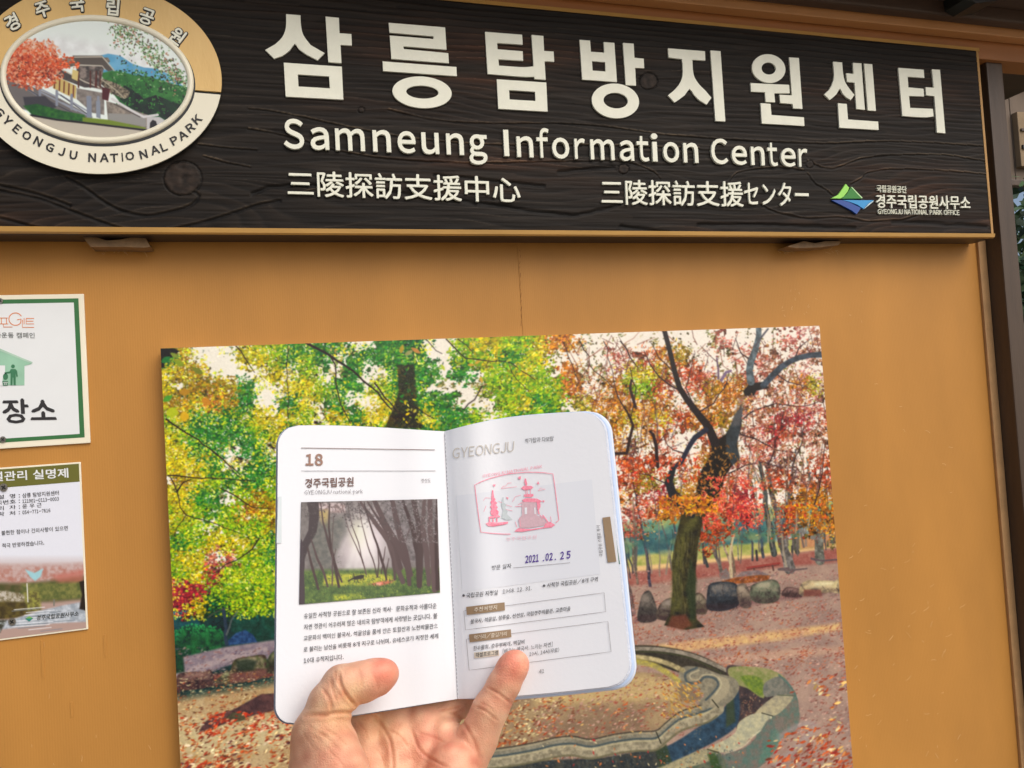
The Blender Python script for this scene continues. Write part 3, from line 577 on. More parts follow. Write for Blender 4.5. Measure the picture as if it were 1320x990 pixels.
    for L in [((880,505),(866,498),(850,486),(838,470),(830,452),2.4,.8),((900,532),(920,520),(934,500),(940,480),2,.7),((893,520),(884,500),(890,478),(896,455),1.6,.6),((958,540),(975,528),(1000,520),(1030,524),(1055,518),2.2,.8),((955,560),(975,566),(1000,580),(1030,584),2,.7),((940,610),(960,600),(985,596),(1010,604),1.8,.7),
              ((868,480),(850,462),(838,440),1.5,.6),((1000,480),(1015,492),(1040,498),1.6,.7),((1024,464),(1030,448),(1046,436),1.6,.6),((975,470),(955,455),(948,436),1.8,.7),((884,585),(868,580),(856,566),1.6,.6),((878,640),(856,622),(836,612),(810,608),2.4,.8),((808,530),(796,510),(790,480),1.8,.7),((846,576),(858,560),(862,545),1.4,.6),((990,600),(1004,560),(1010,530),1.6,.6),((1050,650),(1060,610),(1064,570),1.8,.7),((1022,600),(1034,570),(1036,540),1.6,.6)]:
        p.wig(L[:-2], (L[-2], L[-1]), (50,34,38), j=1.0)
    for i in range(60):
        x = r.uniform(780, 1085); y = r.uniform(560, 700); l = r.uniform(20, 50)
        p.wig([(x, y), (x+r.normal()*5, y-l)], (1.8, .8), ((80,66,70),(110,84,76),(180,150,120))[r.integers(3)], j=.8, al=.75)
    # main tree
    blk = (30,24,28)
    p.poly([(856,806),(864,790),(867,760),(866,725),(870,700),(876,672),(880,655),(900,640),(926,628),(928,645),(918,660),(906,672),(900,700),(897,735),(896,770),(898,798),(908,808),(884,812)], (62,58,30), soft=1.5, cell=7, col2=(30,30,24))
    p.line([(872,780),(873,730),(882,690),(896,668)], (14,10), (98,98,44), soft=7, al=.55, tex=.2)
    for i in range(70):
        x = p.r.uniform(866, 896); y = p.r.uniform(680, 780); p.wig([(x, y), (x+p.r.normal()*2, y+p.r.uniform(8, 22))], (1.1, .5), [(26,24,20),(110,104,64),(80,78,50)][p.r.integers(3)], j=.5, al=.6)
    p.poly([(860,808),(866,794),(884,792),(892,806),(880,812)], (120,60,44), soft=4, al=.7)
    p.poly([(884,760),(890,720),(898,745),(896,800),(890,800)], (40,56,34), soft=4, al=.7)
    p.poly([(898,660),(896,640),(902,610),(914,590),(918,575),(916,560),(926,566),(935,560),(946,545),(952,528),(956,520),(956,548),(950,570),(953,592),(944,600),(936,612),(930,632),(918,655)], (30,26,22), soft=1.5, cell=6, col2=(20,18,20))
    p.poly([(936,560),(950,530),(958,526),(954,556),(949,574),(954,590),(944,600),(936,585)], (50,60,66), soft=2, cell=5, col2=(42,50,54))
    p.poly([(944,550),(946,532),(952,514),(962,508),(954,548)], (110,104,104), soft=3, al=.5)
    p.wig([(922,572),(914,552),(900,534),(886,516),(876,500),(870,480),(864,455),(858,432),(856,424)], (12,10,9,8,7,7,6,6,6), blk, j=.5)
    p.wig([(910,554),(896,564),(886,580),(878,596),(872,600)], (7,7,6,6,5), (34,40,58), j=.4)
    p.wig([(868,604),(862,622),(868,640),(876,652),(892,664)], (7,10,11,11,8), (30,34,40), j=.4)
    p.wig([(848,602),(846,576),(842,560),(838,556)], (4,5,4,3), (40,26,30), j=.4); p.wig([(790,585),(808,584),(812,565),(816,548),(808,530),(804,525)], (4,4,4,3,2), (44,28,28), j=.4)
    p.wig([(819,524),(812,500),(814,490)], (4,3), (48,30,34), j=.5)
    p.poly([(958,504),(966,494),(986,492),(990,500),(975,504),(972,510),(960,510)], (24,22,26), soft=1.5)
    p.wig([(984,497),(996,484),(1006,474),(1018,466),(1030,461),(1044,458),(1060,457)], (8,8,8,7,7,7,8), (54,66,78), j=.6, cell=4, tex=.25)
    p.wig([(968,492),(966,478),(968,466),(974,450),(978,434),(978,424)], (10,9,9,8,7,7), (84,98,104), j=.6, cell=4, tex=.25)
    p.wig([(974,446),(982,434),(990,424)], (3,2), (80,80,88), j=.5); p.wig([(930,490),(936,480),(942,478)], (4,3), (120,100,130)); p.wig([(926,488),(926,476),(924,462)], (3,2), (110,90,110))
    # leaves over the trunk
    for i in range(330):
        x = r.normal(912, 22); y = r.uniform(575, 665)
        if abs(x-(935-(y-570)*.35)) > 30: continue
        p.leaf(x, y, r.uniform(1.8, 3.2), 1.2, r.integers(12), np.array([(176,116,50),(140,86,34),(196,140,70)][r.integers(3)])*r.uniform(.7, 1.1), .95)
    p.scatter(260, (850,640,930,662), PAL['A'], (2,3.6), asp=.5, al=.95)
    p.scatter(1300, (905,615,985,682), [(226,70,50),(214,50,44),(232,110,70),(200,60,60),(240,150,110)], (1.2,2.4), asp=.5, clump=(8,.45), al=.95)
    p.scatter(260, (1010,650,1070,668), PAL['V']+PAL['A'], (1.6,3), asp=.5, clump=(8,.5))
    p.scatter(700, (955,500,1060,600), PAL['P']+PAL['W'], (1.2,2.6), asp=.45, clump=(9,.5), al=.8)
    p.scatter(300, (800,590,905,622), PAL['V'], (1.5,3), asp=.45, clump=(9,.45))
    # big near leaves, top left
    p.poly([(206,449),(225,449),(231,453),(222,461),(206,462)], (14,10,12)); p.poly([(206,449),(212,449),(212,474),(207,474)], (16,14,14))
    for q in [(214,464,7,4,10,(20,110,44)),(231,468,7,4,2,(130,150,24)),(238,506,7,5,0,(176,128,24)),(266,518,7,5,2,(196,130,30)),(238,537,6,7,0,(214,170,20)),(222,532,8,7,0,(176,190,20)),(216,514,7,4,10,(70,150,40)),(255,478,8,4,2,(110,120,30)),(225,458,6,3,2,(120,140,40)),(536,452,7,3,2,(190,130,60)),(518,450,6,3,7,(176,150,40)),(527,455,6,3,10,(150,150,90))]:
        p.leaf(q[0], q[1], q[2], q[3], q[4], np.array(q[5], float))
    for i in range(9):
        x = 612+r.normal()*22; p.leaf(x, 450+r.uniform(0, 40), 4.4, 2.1, r.integers(12), np.array([(226,206,30),(186,200,50),(110,170,40),(206,160,50)][r.integers(4)], float), .95)
    # lower left small trees: stems
    p.wig([(292,830),(290,800),(288,785)], (5,4), (34,52,70), j=.5); p.wig([(292,818),(298,800),(306,788)], (2.5,1.5), (80,90,90), j=.5); p.wig([(268,796),(285,786),(296,784)], (1.5,1), (70,70,60))
    p.b = soften(p.b, 1); p.b += (p.noise(1.6, 1)[..., None]-.5)*12
    return p

def sc(o, s, f, pts): return [(o[0]+x/f, o[1]+y/f) for x, y in pts]
def ink_forest():                                     # misty pine wood printed on the left page
    z = 6.6; Z = lambda P: [(380+x/z, 635+y/z) for x, y in P]
    p = Ink(378, 640, 574, 786, 3.4, (150,146,146), 8)
    yy, xx = np.mgrid[0:p.h, 0:p.w]; X_ = (xx/p.k+p.x0-380)*z; Y_ = (yy/p.k+p.y0-635)*z
    p.b[:] = np.array((112,106,104.))+(p.noise(5, 3)[..., None]-.5)*50
    gl = np.exp(-(((X_-610+(Y_-400)*.2)/230)**2+((Y_-440)/270)**2)); p.b += gl[..., None]*(np.array((226,216,220.))-p.b)
    gl = np.exp(-(((X_-540)/70)**2+((Y_-360)/120)**2))*.6; p.b += gl[..., None]*(np.array((214,220,180.))-p.b)
    for i in range(16):
        a_ = i/15; p.poly(Z([(560+a_*60,240),(575+a_*60,240),(420+a_*330,720),(385+a_*330,720)]), (222,222,216), soft=3.5, al=.10+.10*(i % 3))
    p.poly(Z([(180,90),(430,90),(430,170),(190,180)]), (206,190,190), soft=3, cell=3, col2=(120,100,96))
    p.poly(Z([(190,150),(290,150),(280,300),(230,260)]), (170,150,96), soft=6)
    p.poly(Z([(150,280),(420,200),(440,320),(330,560),(330,720),(160,740),(120,500)]), (74,78,74), soft=9, cell=4, col2=(108,108,98), al=.7)
    p.poly(Z([(700,60),(1220,60),(1225,600),(860,600),(800,300)]), (84,78,78), soft=9, cell=3, col2=(136,128,130), al=.75)
    p.poly(Z([(50,660),(1240,640),(1240,870),(40,960)]), (92,116,52), soft=5, cell=4, col2=(56,80,40))
    p.poly(Z([(250,700),(520,690),(640,690),(820,700),(860,760),(600,790),(240,790)]), (196,190,60), soft=4, cell=4, col2=(140,150,50))
    p.poly(Z([(330,870),(560,860),(600,900),(330,920)]), (186,190,50), soft=4, cell=3, col2=(110,130,50))
    p.poly(Z([(620,780),(760,750),(850,740),(820,775),(700,795)]), (206,110,84), soft=2.4, cell=2, col2=(150,90,60))
    p.poly(Z([(690,765),(740,765),(730,790),(690,790)]), (226,150,130), soft=1.5)
    p.scatter(900, (384,738,568,780), [(60,110,56),(40,80,40),(120,150,60),(30,50,30)], (.5,1.1), ang=5, asp=.4)
    p.scatter(2200, (384,738,568,780), [(90,120,50),(50,84,40),(150,160,60),(36,56,34)], (.4,.9), ang=5, asp=.4, clump=(8,.45))
    bk = (58,44,48)
    def t(P, w, c=bk): p.wig(Z(P), [q/z for q in w], c, j=.25, soft=.6)
    t([(150,60),(165,200),(150,330),(90,440),(50,560),(40,950)], (100,80,60,70,60,50), (54,42,46)); t([(40,420),(60,700),(55,960)], (50,40,60), (60,48,54))
    r = p.r
    for P, w in [([(220,90),(240,250),(290,440),(340,600),(400,760)],(10,14,20,22,14)),([(295,100),(290,300),(300,420),(345,640),(375,800)],(12,14,20,26,22)),([(330,200),(320,400),(320,700),(318,790)],(6,8,10,12)),
                 ([(140,400),(190,560),(250,690),(280,800)],(10,18,22,16)),([(110,470),(150,640),(200,820)],(14,24,20)),([(400,90),(430,220),(460,320),(520,450),(570,560),(610,700)],(4,5,6,8,12,10)),([(450,90),(470,200),(490,290),(540,420),(580,600)],(4,5,8,6,10)),
                 ([(540,80),(556,180),(570,260),(620,450),(680,620),(700,720)],(4,5,6,9,10,8)),([(560,80),(700,280),(800,420),(860,600),(920,760)],(20,34,44,50,40)),([(620,80),(760,300),(850,450),(900,640)],(14,24,34,40)),
                 ([(680,70),(760,250),(880,450),(960,640),(975,780)],(40,46,50,50,34)),([(830,70),(880,300),(940,500),(990,700)],(40,50,50,34)),([(920,70),(1000,300),(1050,520),(1060,790)],(20,36,50,46)),
                 ([(1010,60),(1050,250),(1070,450),(1060,790)],(40,44,54,44)),([(1100,60),(1090,300),(1120,500),(1140,780)],(30,40,50,36)),([(1150,60),(1150,300),(1180,560),(1190,830)],(40,44,54,46)),
                 ([(1210,60),(1200,400),(1215,820)],(14,30,34)),([(590,80),(620,200),(650,300),(700,440),(760,640),(780,740)],(8,10,14,18,24,16)),([(700,440),(715,600),(705,720)],(5,9,10)),([(770,460),(750,600),(735,690)],(5,9,9)),
                 ([(800,560),(780,660),(776,740)],(5,9,10)),([(350,480),(330,560)],(6,5)),([(820,500),(850,680),(850,740)],(10,22,20)),([(980,300),(940,420),(900,560)],(8,10,14))]:
        t(P, w, tuple(np.array((68, 50, 50))+r.integers(-10, 22)))
    p.scatter(1500, (384,645,480,668), [(50,44,46),(70,60,60),(90,84,80)], (.4,.9), asp=.4, clump=(5,.5)); p.scatter(1500, (445,646,520,680), [(50,44,50),(70,62,60)], (.4,.9), asp=.4, clump=(4,.5))
    p.scatter(3500, (500,644,568,700), [(70,62,66),(110,104,100),(180,170,176),(60,56,50)], (.35,.8), asp=.5, clump=(5,.48)); p.scatter(500, (384,660,440,740), [(110,112,100),(70,74,66)], (.6,1.3), ang=11, asp=.4, clump=(5,.5), al=.6)
    dk = (40,34,30)                                    # grazing deer
    p.poly(Z([(500,715),(560,700),(590,700),(588,725),(560,735),(515,742),(495,738)]), dk, soft=.5); p.line(Z([(505,725),(480,738),(458,752)]), 12/z, dk); p.line(Z([(505,715),(500,690)]), 7/z, dk)
    for a in [(512,735,505,765),(530,738,545,768),(570,730,560,745),(585,715,582,745)]: p.line(Z([a[:2], a[2:]]), 5/z, dk)
    p.b = soften(p.b, 4)
    return p

def ink_hall():                                       # stylised temple picture in the middle of the oval emblem
    z = 3.96; Z = lambda P: [(x/z, y/z) for x, y in P]
    p = Ink(0, 22, 250, 190, 3.0, (222,232,228), 3)
    p.poly(Z([(-20,300),(300,200),(560,250),(980,360),(980,460),(560,300)]), (212,216,216), soft=14, cell=12, col2=(232,238,238))
    p.poly(Z([(520,300),(560,290),(620,300),(680,340),(740,360),(800,365),(860,390),(960,470),(540,420)]), (96,160,196), soft=1, cell=8, col2=(120,176,206))
    p.poly(Z([(520,390),(580,376),(640,385),(700,400),(760,405),(860,435),(960,460),(970,600),(700,640),(560,460)]), (70,130,66), soft=1.5, cell=8, col2=(44,100,50))
    p.poly(Z([(640,450),(700,480),(740,520),(800,500),(900,540),(960,520),(900,640),(800,620),(700,600),(620,520)]), (28,32,28), soft=1.2, cell=8, col2=(24,70,36))
    p.scatter(900, (145,95,240,150), [(60,120,54),(50,110,50),(30,60,36),(80,136,70)], (.8,1.8), asp=.6, clump=(7,.5))
    p.scatter(700, (148,38,240,120), [(120,150,110),(60,110,60),(190,200,180),(60,50,44)], (.8,1.8), asp=.6, clump=(5,.62))
    for i in range(600):
        t = r_ = p.r.random(); x = 150+90*t+p.r.normal()*7; y = 42+75*t**1.3+p.r.normal()*8
        p.leaf(x, y, 1.5, .8, p.r.integers(12), np.array([(120,160,104),(70,116,66),(150,176,130),(84,72,60),(184,136,112)][p.r.integers(5)], float), .9)
    g1 = (112,104,94)
    p.poly(Z([(40,400),(320,520),(480,610),(470,660),(120,570),(30,470)]), (118,114,112), soft=1.5)
    p.poly(Z([(250,330),(380,310),(560,310),(570,330),(540,350),(420,345),(360,360)]), (124,116,104), soft=.8, cell=4, tex=.15)
    p.poly(Z([(380,300),(530,300),(548,322),(560,345),(590,372),(560,380),(520,350),(400,345)]), (98,92,84), soft=.8)
    p.poly(Z([(400,350),(540,355),(520,450),(560,480),(470,460),(400,420)]), (112,104,98), soft=.8, cell=4, tex=.3)
    p.poly(Z([(262,352),(330,375),(440,430),(500,462),(440,462),(330,420),(262,385)]), (88,82,78), soft=.8, tex=.1)
    p.line(Z([(270,350),(340,378),(440,432),(520,462)]), 1.6, (190,184,170)); p.line(Z([(380,308),(530,306),(552,330),(590,376)]), 1.4, (196,190,176)); p.line(Z([(400,348),(530,352),(545,372)]), 1.2, (196,190,176))
    p.poly(Z([(280,405),(340,425),(400,455),(395,520),(330,490),(280,465)]), (196,176,116), soft=.8)
    for x in (290,315,338,362,385): p.line(Z([(x, 410+(x-280)*.4), (x-2, 460+(x-280)*.45)]), 1.6, (110,60,44))
    for x in (410,470,500,520): p.line(Z([(x, 380), (x, 460)]), 2, (96,60,48))
    p.poly(Z([(380,370),(410,380),(405,430),(375,415)]), (206,190,130), soft=.8); p.poly(Z([(440,480),(490,490),(488,520),(440,510)]), (206,196,140), soft=.8)
    p.poly(Z([(400,465),(540,490),(540,600),(480,590),(400,520)]), (134,128,122), soft=.8, tex=.1)
    p.poly(Z([(530,415),(600,440),(670,480),(665,510),(640,520),(570,490),(520,440)]), (120,112,96), soft=.8, cell=2, tex=.4); p.line(Z([(525,420),(600,475),(640,515)]), 1.4, (176,170,150))
    p.poly(Z([(530,460),(570,470),(560,530),(530,520)]), (90,40,36), soft=.8); p.line(Z([(500,400),(495,455)]), 1.8, (96,50,40))
    # retaining wall and stairs
    p.poly(Z([(550,530),(620,550),(760,600),(760,680),(560,640)]), (140,132,122), soft=.8, tex=.15); p.poly(Z([(560,592),(750,600),(752,660),(560,630)]), (150,150,146), soft=.8)
    p.line(Z([(580,520),(700,590),(740,610),(810,600)]), 3.2, (206,206,206)); p.line(Z([(590,545),(720,610)]), 1.4, (96,90,88))
    p.poly(Z([(755,610),(820,610),(870,640),(790,680),(755,670)]), (190,190,190), soft=.8); p.poly(Z([(770,672),(772,640),(785,625),(802,632),(808,655),(800,672)]), (50,46,46), soft=.8)
    for a, b_ in [((60,410),(200,500)),((90,405),(300,510)),((210,480),(400,580)),((300,490),(470,590)),((330,540),(450,600))]: p.line(Z([a, b_]), 2, (150,156,166))
    for a, b_ in [((80,425),(210,505)),((200,500),(380,590)),((320,500),(460,600))]: p.line(Z([a, b_]), 1.2, (84,84,92))
    for x, y in ((215,460),(300,500),(375,520),(460,530),(510,530)): p.line(Z([(x, y-20), (x, y+50)]), 3.4, (140,146,158))
    p.poly(Z([(450,505),(475,505),(478,620),(452,615)]), (134,142,156), soft=.6); p.poly(Z([(498,530),(520,530),(522,620),(500,612)]), (140,148,160), soft=.6)
    p.poly(Z([(130,510),(240,505),(300,560),(260,580),(140,560)]), (76,74,78), soft=1.2)
    p.poly(Z([(130,555),(200,545),(330,580),(440,600),(450,635),(330,625),(180,605)]), (66,120,50), soft=1.5, cell=4, col2=(40,90,44)); p.poly(Z([(430,612),(560,625),(750,665),(745,680),(540,650),(430,640)]), (120,140,50), soft=1.5)
    p.poly(Z([(150,600),(300,622),(480,642),(750,672),(800,680),(600,740),(300,720),(180,650)]), (186,180,166), soft=1); p.line(Z([(170,602),(300,625),(480,645),(755,678)]), 2.4, (40,36,34))
    # red maple
    V = [(206,100,50),(190,80,40),(226,130,90),(214,150,120),(200,90,60),(150,60,40),(226,180,150)]
    for i in range(2600):
        x = p.r.normal(44, 20); y = p.r.normal(88, 15)
        if (x-44)/46*(x-44)/46+(y-86)/34*(y-86)/34 > 1 or y < 50+abs(x-36)*.2: continue
        cc = V[p.r.integers(len(V))] if y > 75 else V[(2, 3, 4, 6, 0)[p.r.integers(5)]]
        p.leaf(x, y, p.r.uniform(1, 3.2), 1.3, p.r.integers(12), np.array(cc)*p.r.uniform(.9, 1.05), .75)
    p.scatter(260, (60,76,105,92), V[:3], (1,2.2), ang=0, asp=.5, clump=(5,.5)); p.scatter(160, (8,84,66,104), [(60,40,30)], (.7,1.2), asp=.6, al=.7, clump=(4,.5))
    p.b = soften(np.clip((p.b-128)*1.15+114, 0, 255), 3)
    return p

def ink_notice():                                     # hazy valley printed on the small notice
    z = 4.308; Z = lambda P: [(x/z, 590+y/z) for x, y in P]
    p = Ink(-62, 595, 116, 822, 2.4, (226,230,240), 4)
    yy = np.arange(p.h)/p.k+595
    t = np.clip((yy-715)/25, 0, 1)[:, None, None]
    p.b[:] = p.b*(1-t)+np.array((176,150,140))*t*1.0
    p.poly(Z([(-300,600),(200,600),(500,590),(500,700),(-300,700)]), (176,118,104), soft=9, cell=5, col2=(196,170,166), al=.85)
    p.poly(Z([(-300,690),(150,700),(300,680),(500,650),(500,780),(300,800),(-300,800)]), (96,86,56), soft=6, cell=6, col2=(70,76,40))
    p.poly(Z([(300,650),(460,620),(470,700),(330,720)]), (190,110,96), soft=6, al=.7); p.poly(Z([(120,700),(460,690),(470,780),(120,800)]), (86,96,50), soft=5, cell=5, col2=(130,130,70))
    p.poly(Z([(-300,790),(150,790),(200,850),(100,890),(-300,920)]), (64,54,30), soft=3, cell=5, col2=(96,84,40))
    p.poly(Z([(-300,740),(40,740),(150,760),(140,800),(-300,800)]), (196,190,176), soft=3, cell=3, col2=(120,110,80)); p.poly(Z([(130,740),(220,740),(230,850),(150,850)]), (150,150,70), soft=4, cell=3, col2=(96,90,50))
    p.poly(Z([(60,900),(220,850),(350,820),(460,800),(490,910),(300,920),(-300,990),(-300,930)]), (196,204,212), soft=2.5, cell=5, col2=(150,160,170))
    for i in range(16):
        y = 830+i*8; x = 180+p.r.uniform(-60, 120); p.line(Z([(x-p.r.uniform(40, 90), y+14), (x+p.r.uniform(60, 160), y)]), 1, ((236,240,244),(120,130,140))[i % 2], al=.8)
    p.poly(Z([(440,690),(470,680),(480,850),(440,840),(455,760)]), (36,26,20), soft=2); p.line(Z([(150,700),(155,800)]), 1.4, (220,220,210)); p.line(Z([(300,790),(300,820)]), 2, (120,120,110))
    p.poly(Z([(140,620),(190,640),(240,615),(225,660),(195,685),(165,660)]), (150,214,226), soft=2, al=.85)
    p.poly(Z([(-300,900),(40,900),(-10,990),(-300,990)]), (60,60,50), soft=3, cell=4, col2=(160,170,170))
    return p
# ------------------------------------------------------------------ setting: ground
SOIL = mat('soil', (150,132,108), .95, .3, 6, bump=.6, bcell=90)
g = mesh('ground', [(-90,-90,0),(90,-90,0),(90,90,0),(-90,90,0)], [[0,1,2,3]], SOIL); tag(g, kind='structure')
PAVE = mat('paving', (160,154,144), .9, .2, 9, bump=.4, bcell=120)
o = mesh('pavement', *box(-4, 3.2, -3.4, .3, -.1, .06, .01), PAVE); tag(o, kind='structure')
# ------------------------------------------------------------------ the booth: painted wall, dark frame, eave
ORANGE = mat('ochre_paint', (184,130,60), .55, .20, 3, bump=.16, bcell=260, rib=95, spec=.35, stretch=(1,1,.35))
ORANGE2 = mat('ochre_trim_paint', (160,104,54), .5, .14, 9, bump=.3, bcell=200, stretch=(.3,1,1))
TANP = mat('tan_strip_paint', (178,138,92), .6, .16, 30, bump=.4, bcell=200)
DARK = mat('dark_brown_stain', (76,60,46), .5, .3, 22, bump=.6, bcell=160, stretch=(1,1,.12))
DARKH = mat('dark_brown_stain_beam', (74,56,44), .55, .3, 22, bump=.6, bcell=160, stretch=(.12,1,1))
booth = empty('information_booth', (0,0,.06), 'ochre painted plywood wall of a booth with dark brown corner post and eave', 'booth')
XT = W(1258,317)[0]; XP = 1.3758; XR = W(1312,317,-.04)[0]
XS = float(W(670,370)[0])
mesh('wall_panel', *box(-1.9, XS-.00015, 0, .03,   .06, 2.32, .0004), ORANGE, booth)
mesh('wall_panel', *box(XS+.00015, XP, 0, .03,   .06, 2.32, .0004), ORANGE, booth)
mesh('trim_strip', *box(XT, XP-.0005, -.006, .001, .062, 2.128, .0018), TANP, booth)
mesh('corner_post', *box(XP, XR, -.04, .07, .06, 2.30, .003), DARK, booth)
mesh('header_board', *box(-1.9, 1.9, -.05, -.0005, 2.129, 2.30, .002), ORANGE2, booth)
z0 = float(W(1200,37,-.075)[2]); z1 = float(W(1200,27,-.075)[2])
mesh('ledge_strip', *box(-1.9, 1.95, -.075, -.051, z0, z1+.02, .002), mat('ledge_paint', (186,132,80), .5, .15, 14, bump=.3, stretch=(.3,1,1)), booth)
mesh('fascia_board', *box(-1.9, 2.0, -.10, -.0755, z1+.0, 2.36, .004), DARKH, booth)
mesh('eave_board', *box(-1.9, 2.1, -.22, -.101, 2.203, 2.235, .003), DARKH, booth)
for i in range(0): mesh('eave_board', *box(-1.9, 2.1, -.26-.17*(i+1)+.004, -.26-.17*i-.002, 2.21+.004*i, 2.24+.004*i, .003), DARKH, booth)
mesh('roof', *box(-2.0, 2.2, -.27, .9, 2.36, 2.42, .004), DARKH, booth)
mesh('side_wall', *box(-1.9, -1.86, .03, .9, .06, 2.3, .002), ORANGE, booth)
# drip stains and chips of paint where the panels wear
CHIP = mat('old_paint_chip', (206,164,104), .7, .2, 60)
rg = np.random.default_rng(12)
def chips(n, area, l, ang, name='paint_scratch'):
    L = []
    for i in range(n):
        x, y = rg.uniform(area[0], area[2]), rg.uniform(area[1], area[3]); a = ang+rg.normal()*.5; k = rg.uniform(*l)
        P = [(x+k*t*math.cos(a)+rg.normal()*.4, y+k*t*math.sin(a)+rg.normal()*.4) for t in np.linspace(0, 1, 4)]; L.append((P, rg.uniform(.35, .8)))
    o = ribbons(L, plane(0), .0004, CHIP, booth, name); o['kind'] = 'stuff'
chips(26, (112,318,196,326), (2,8), .05); chips(16, (1000,322,1080,327), (2,8), .05); chips(46, (1088,700,1240,985), (2,9), -.9); chips(16, (990,370,1120,415), (1.5,4), 1.2); chips(10, (30,815,200,985), (3,8), 1.7); chips(8, (1100,420,1230,700), (2,9), .1)
SMEAR = ORANGE
for x0, y0, y1 in ((52,825,875),(133,818,848),(90,905,925)): mesh('paint_drip', *box(float(W(x0,y0)[0]), float(W(x0,y0)[0])+.0035, -.0006, .0002, float(W(x0,y1)[2]), float(W(x0,y0)[2]), .0006), SMEAR, booth)
CRK = mat('seam_dirt', (140,92,46), .9, .3, 80)
L = []; y = 322.
while y < 418:
    k = rg.uniform(2, 7); L.append(([(670+(y-320)*.02+rg.normal()*.5, y), (670+(y-320)*.02+rg.normal()*.5, y+k)], rg.uniform(.3, .9))); y += k+rg.uniform(2, 6)
ribbons(L, plane(0), .0005, CRK, booth, 'seam_crack')
# lamp fixing under the eave, top right corner
BLK = mat('black_plastic', (26,28,26), .4, .2, 40)
STEEL = mat('zinc_steel', (150,146,136), .38, .25, 60, metal=.85, bump=.2)
sf = plane(-.12)
fl = empty('eave_speaker', tuple(W(1250,4,-.11)), 'small black box with a round screw head fixed under the dark eave', 'fixture')
plate([[(1224,-26),(1278,-26),(1276,3),(1266,12),(1240,15),(1229,8)]], sf, -.019, .03, BLK, fl, 'housing')
plate([ell(1244,3,4,4,0,14)], sf, .030, .034, STEEL, fl, 'screw')
plate([[(1252,2),(1262,-2),(1268,4),(1256,9)]], sf, .030, .033, mat('dark_rubber', (40,48,44), .5), fl, 'vent')
# ------------------------------------------------------------------ what shows past the corner post
nb = empty('neighbouring_shed', (2.6,1.5,0), 'brown boarded shed with pale rail seen past the dark corner post', 'shed')
B1 = mat('shed_board', (110,96,82), .8, .25, 14, stretch=(1,1,.2)); B2 = mat('shed_tan', (140,120,92), .8, .2, 12); B3 = mat('pale_rail', (190,176,140), .6, .1, 20)
s15 = plane(1.5)
X0 = float(W(1289,150,1.5)[0]); zt = float(W(1305,109,1.5)[2]); zb = float(W(1305,228,1.5)[2])
for i in range(12):
    xa = X0-.30+i*.122; mesh('shed_board', *box(xa, xa+.118, 1.5, 1.53, zb-.02, zt, .003), B1, nb)
mesh('top_rail', *box(X0-.3, X0+1.3, 1.46, 1.55, zt, float(W(1305,103,1.5)[2]), .004), B3, nb)
xp = float(W(1314,180,1.47)[0]); mesh('tan_panel', *box(xp, xp+.5, 1.47, 1.499, float(W(1314,214,1.47)[2]), float(W(1314,144,1.47)[2]), .003), B2, nb)
mesh('slot', *box(xp+.01, xp+.5, 1.462, 1.469, float(W(1314,192,1.47)[2]), float(W(1314,187,1.47)[2])), BLK, nb)
mesh('slot', *box(xp+.01, xp+.5, 1.462, 1.469, float(W(1314,169,1.47)[2]), float(W(1314,166,1.47)[2])), DARK, nb)
mesh('bottom_rail', *box(X0-.3, X0+1.3, 1.47, 1.54, zb-.05, zb-.021, .004), DARK, nb)
for x in (X0-.25, X0+1.2): mesh('post', *box(x, x+.09, 1.56, 1.65, 0, zt, .004), DARK, nb)
def shrub(loc, h, r_, n, seed, label, cols):
    t = empty('shrub', loc, label, 'shrub', group='shrubs growing behind the booth'); r = np.random.default_rng(seed)
    S = joined([box(a*.3-.012, a*.3+.012, -.012+b_*.2, .012+b_*.2, 0, h*.6) for a, b_ in ((0,0),(.3,.4),(-.4,-.2))]); V = [(v[0]+loc[0], v[1]+loc[1], v[2]+loc[2]) for v in S[0]]
    mesh('stem', V, S[1], DARK, t)
    for ci, c in enumerate(cols):
        V, Fc = [], []
        for i in range(n):
            d = r.normal(size=3); d /= np.linalg.norm(d); q = r.random()**.4*(.75+.25*math.sin(5*d[0]+3*d[2]+ci)); p = np.array((d[0]*r_*q, d[1]*r_*q, h*.55+d[2]*h*.45*q))+loc
            a = r.normal(size=3); a /= np.linalg.norm(a); b_ = np.cross(a, r.normal(size=3)); b_ /= np.linalg.norm(b_); s = r.uniform(.02, .04); k = len(V)
            V += [p-a*s, p+b_*s*.45, p+a*s, p-b_*s*.45]; Fc.append([k, k+1, k+2, k+3])
        mesh('foliage', V, np.array(Fc), mat('leaf', c, .6, .25, 20), t)
gx_ = W(1340,330,1.25); zs = float(W(1312,224,1.25)[2])
shrub((float(gx_[0])+.10,1.25,0), zs+.05, .62, 8000, 3, 'tall green leafy shrub just past the corner post, below the brown boards', [(70,104,62),(40,66,42),(100,124,88)])
shrub((float(gx_[0])+.75,2.6,0), zs+.45, 1.0, 7000, 4, 'dark green shrub farther back beyond the shed', [(50,80,50),(34,60,40)])
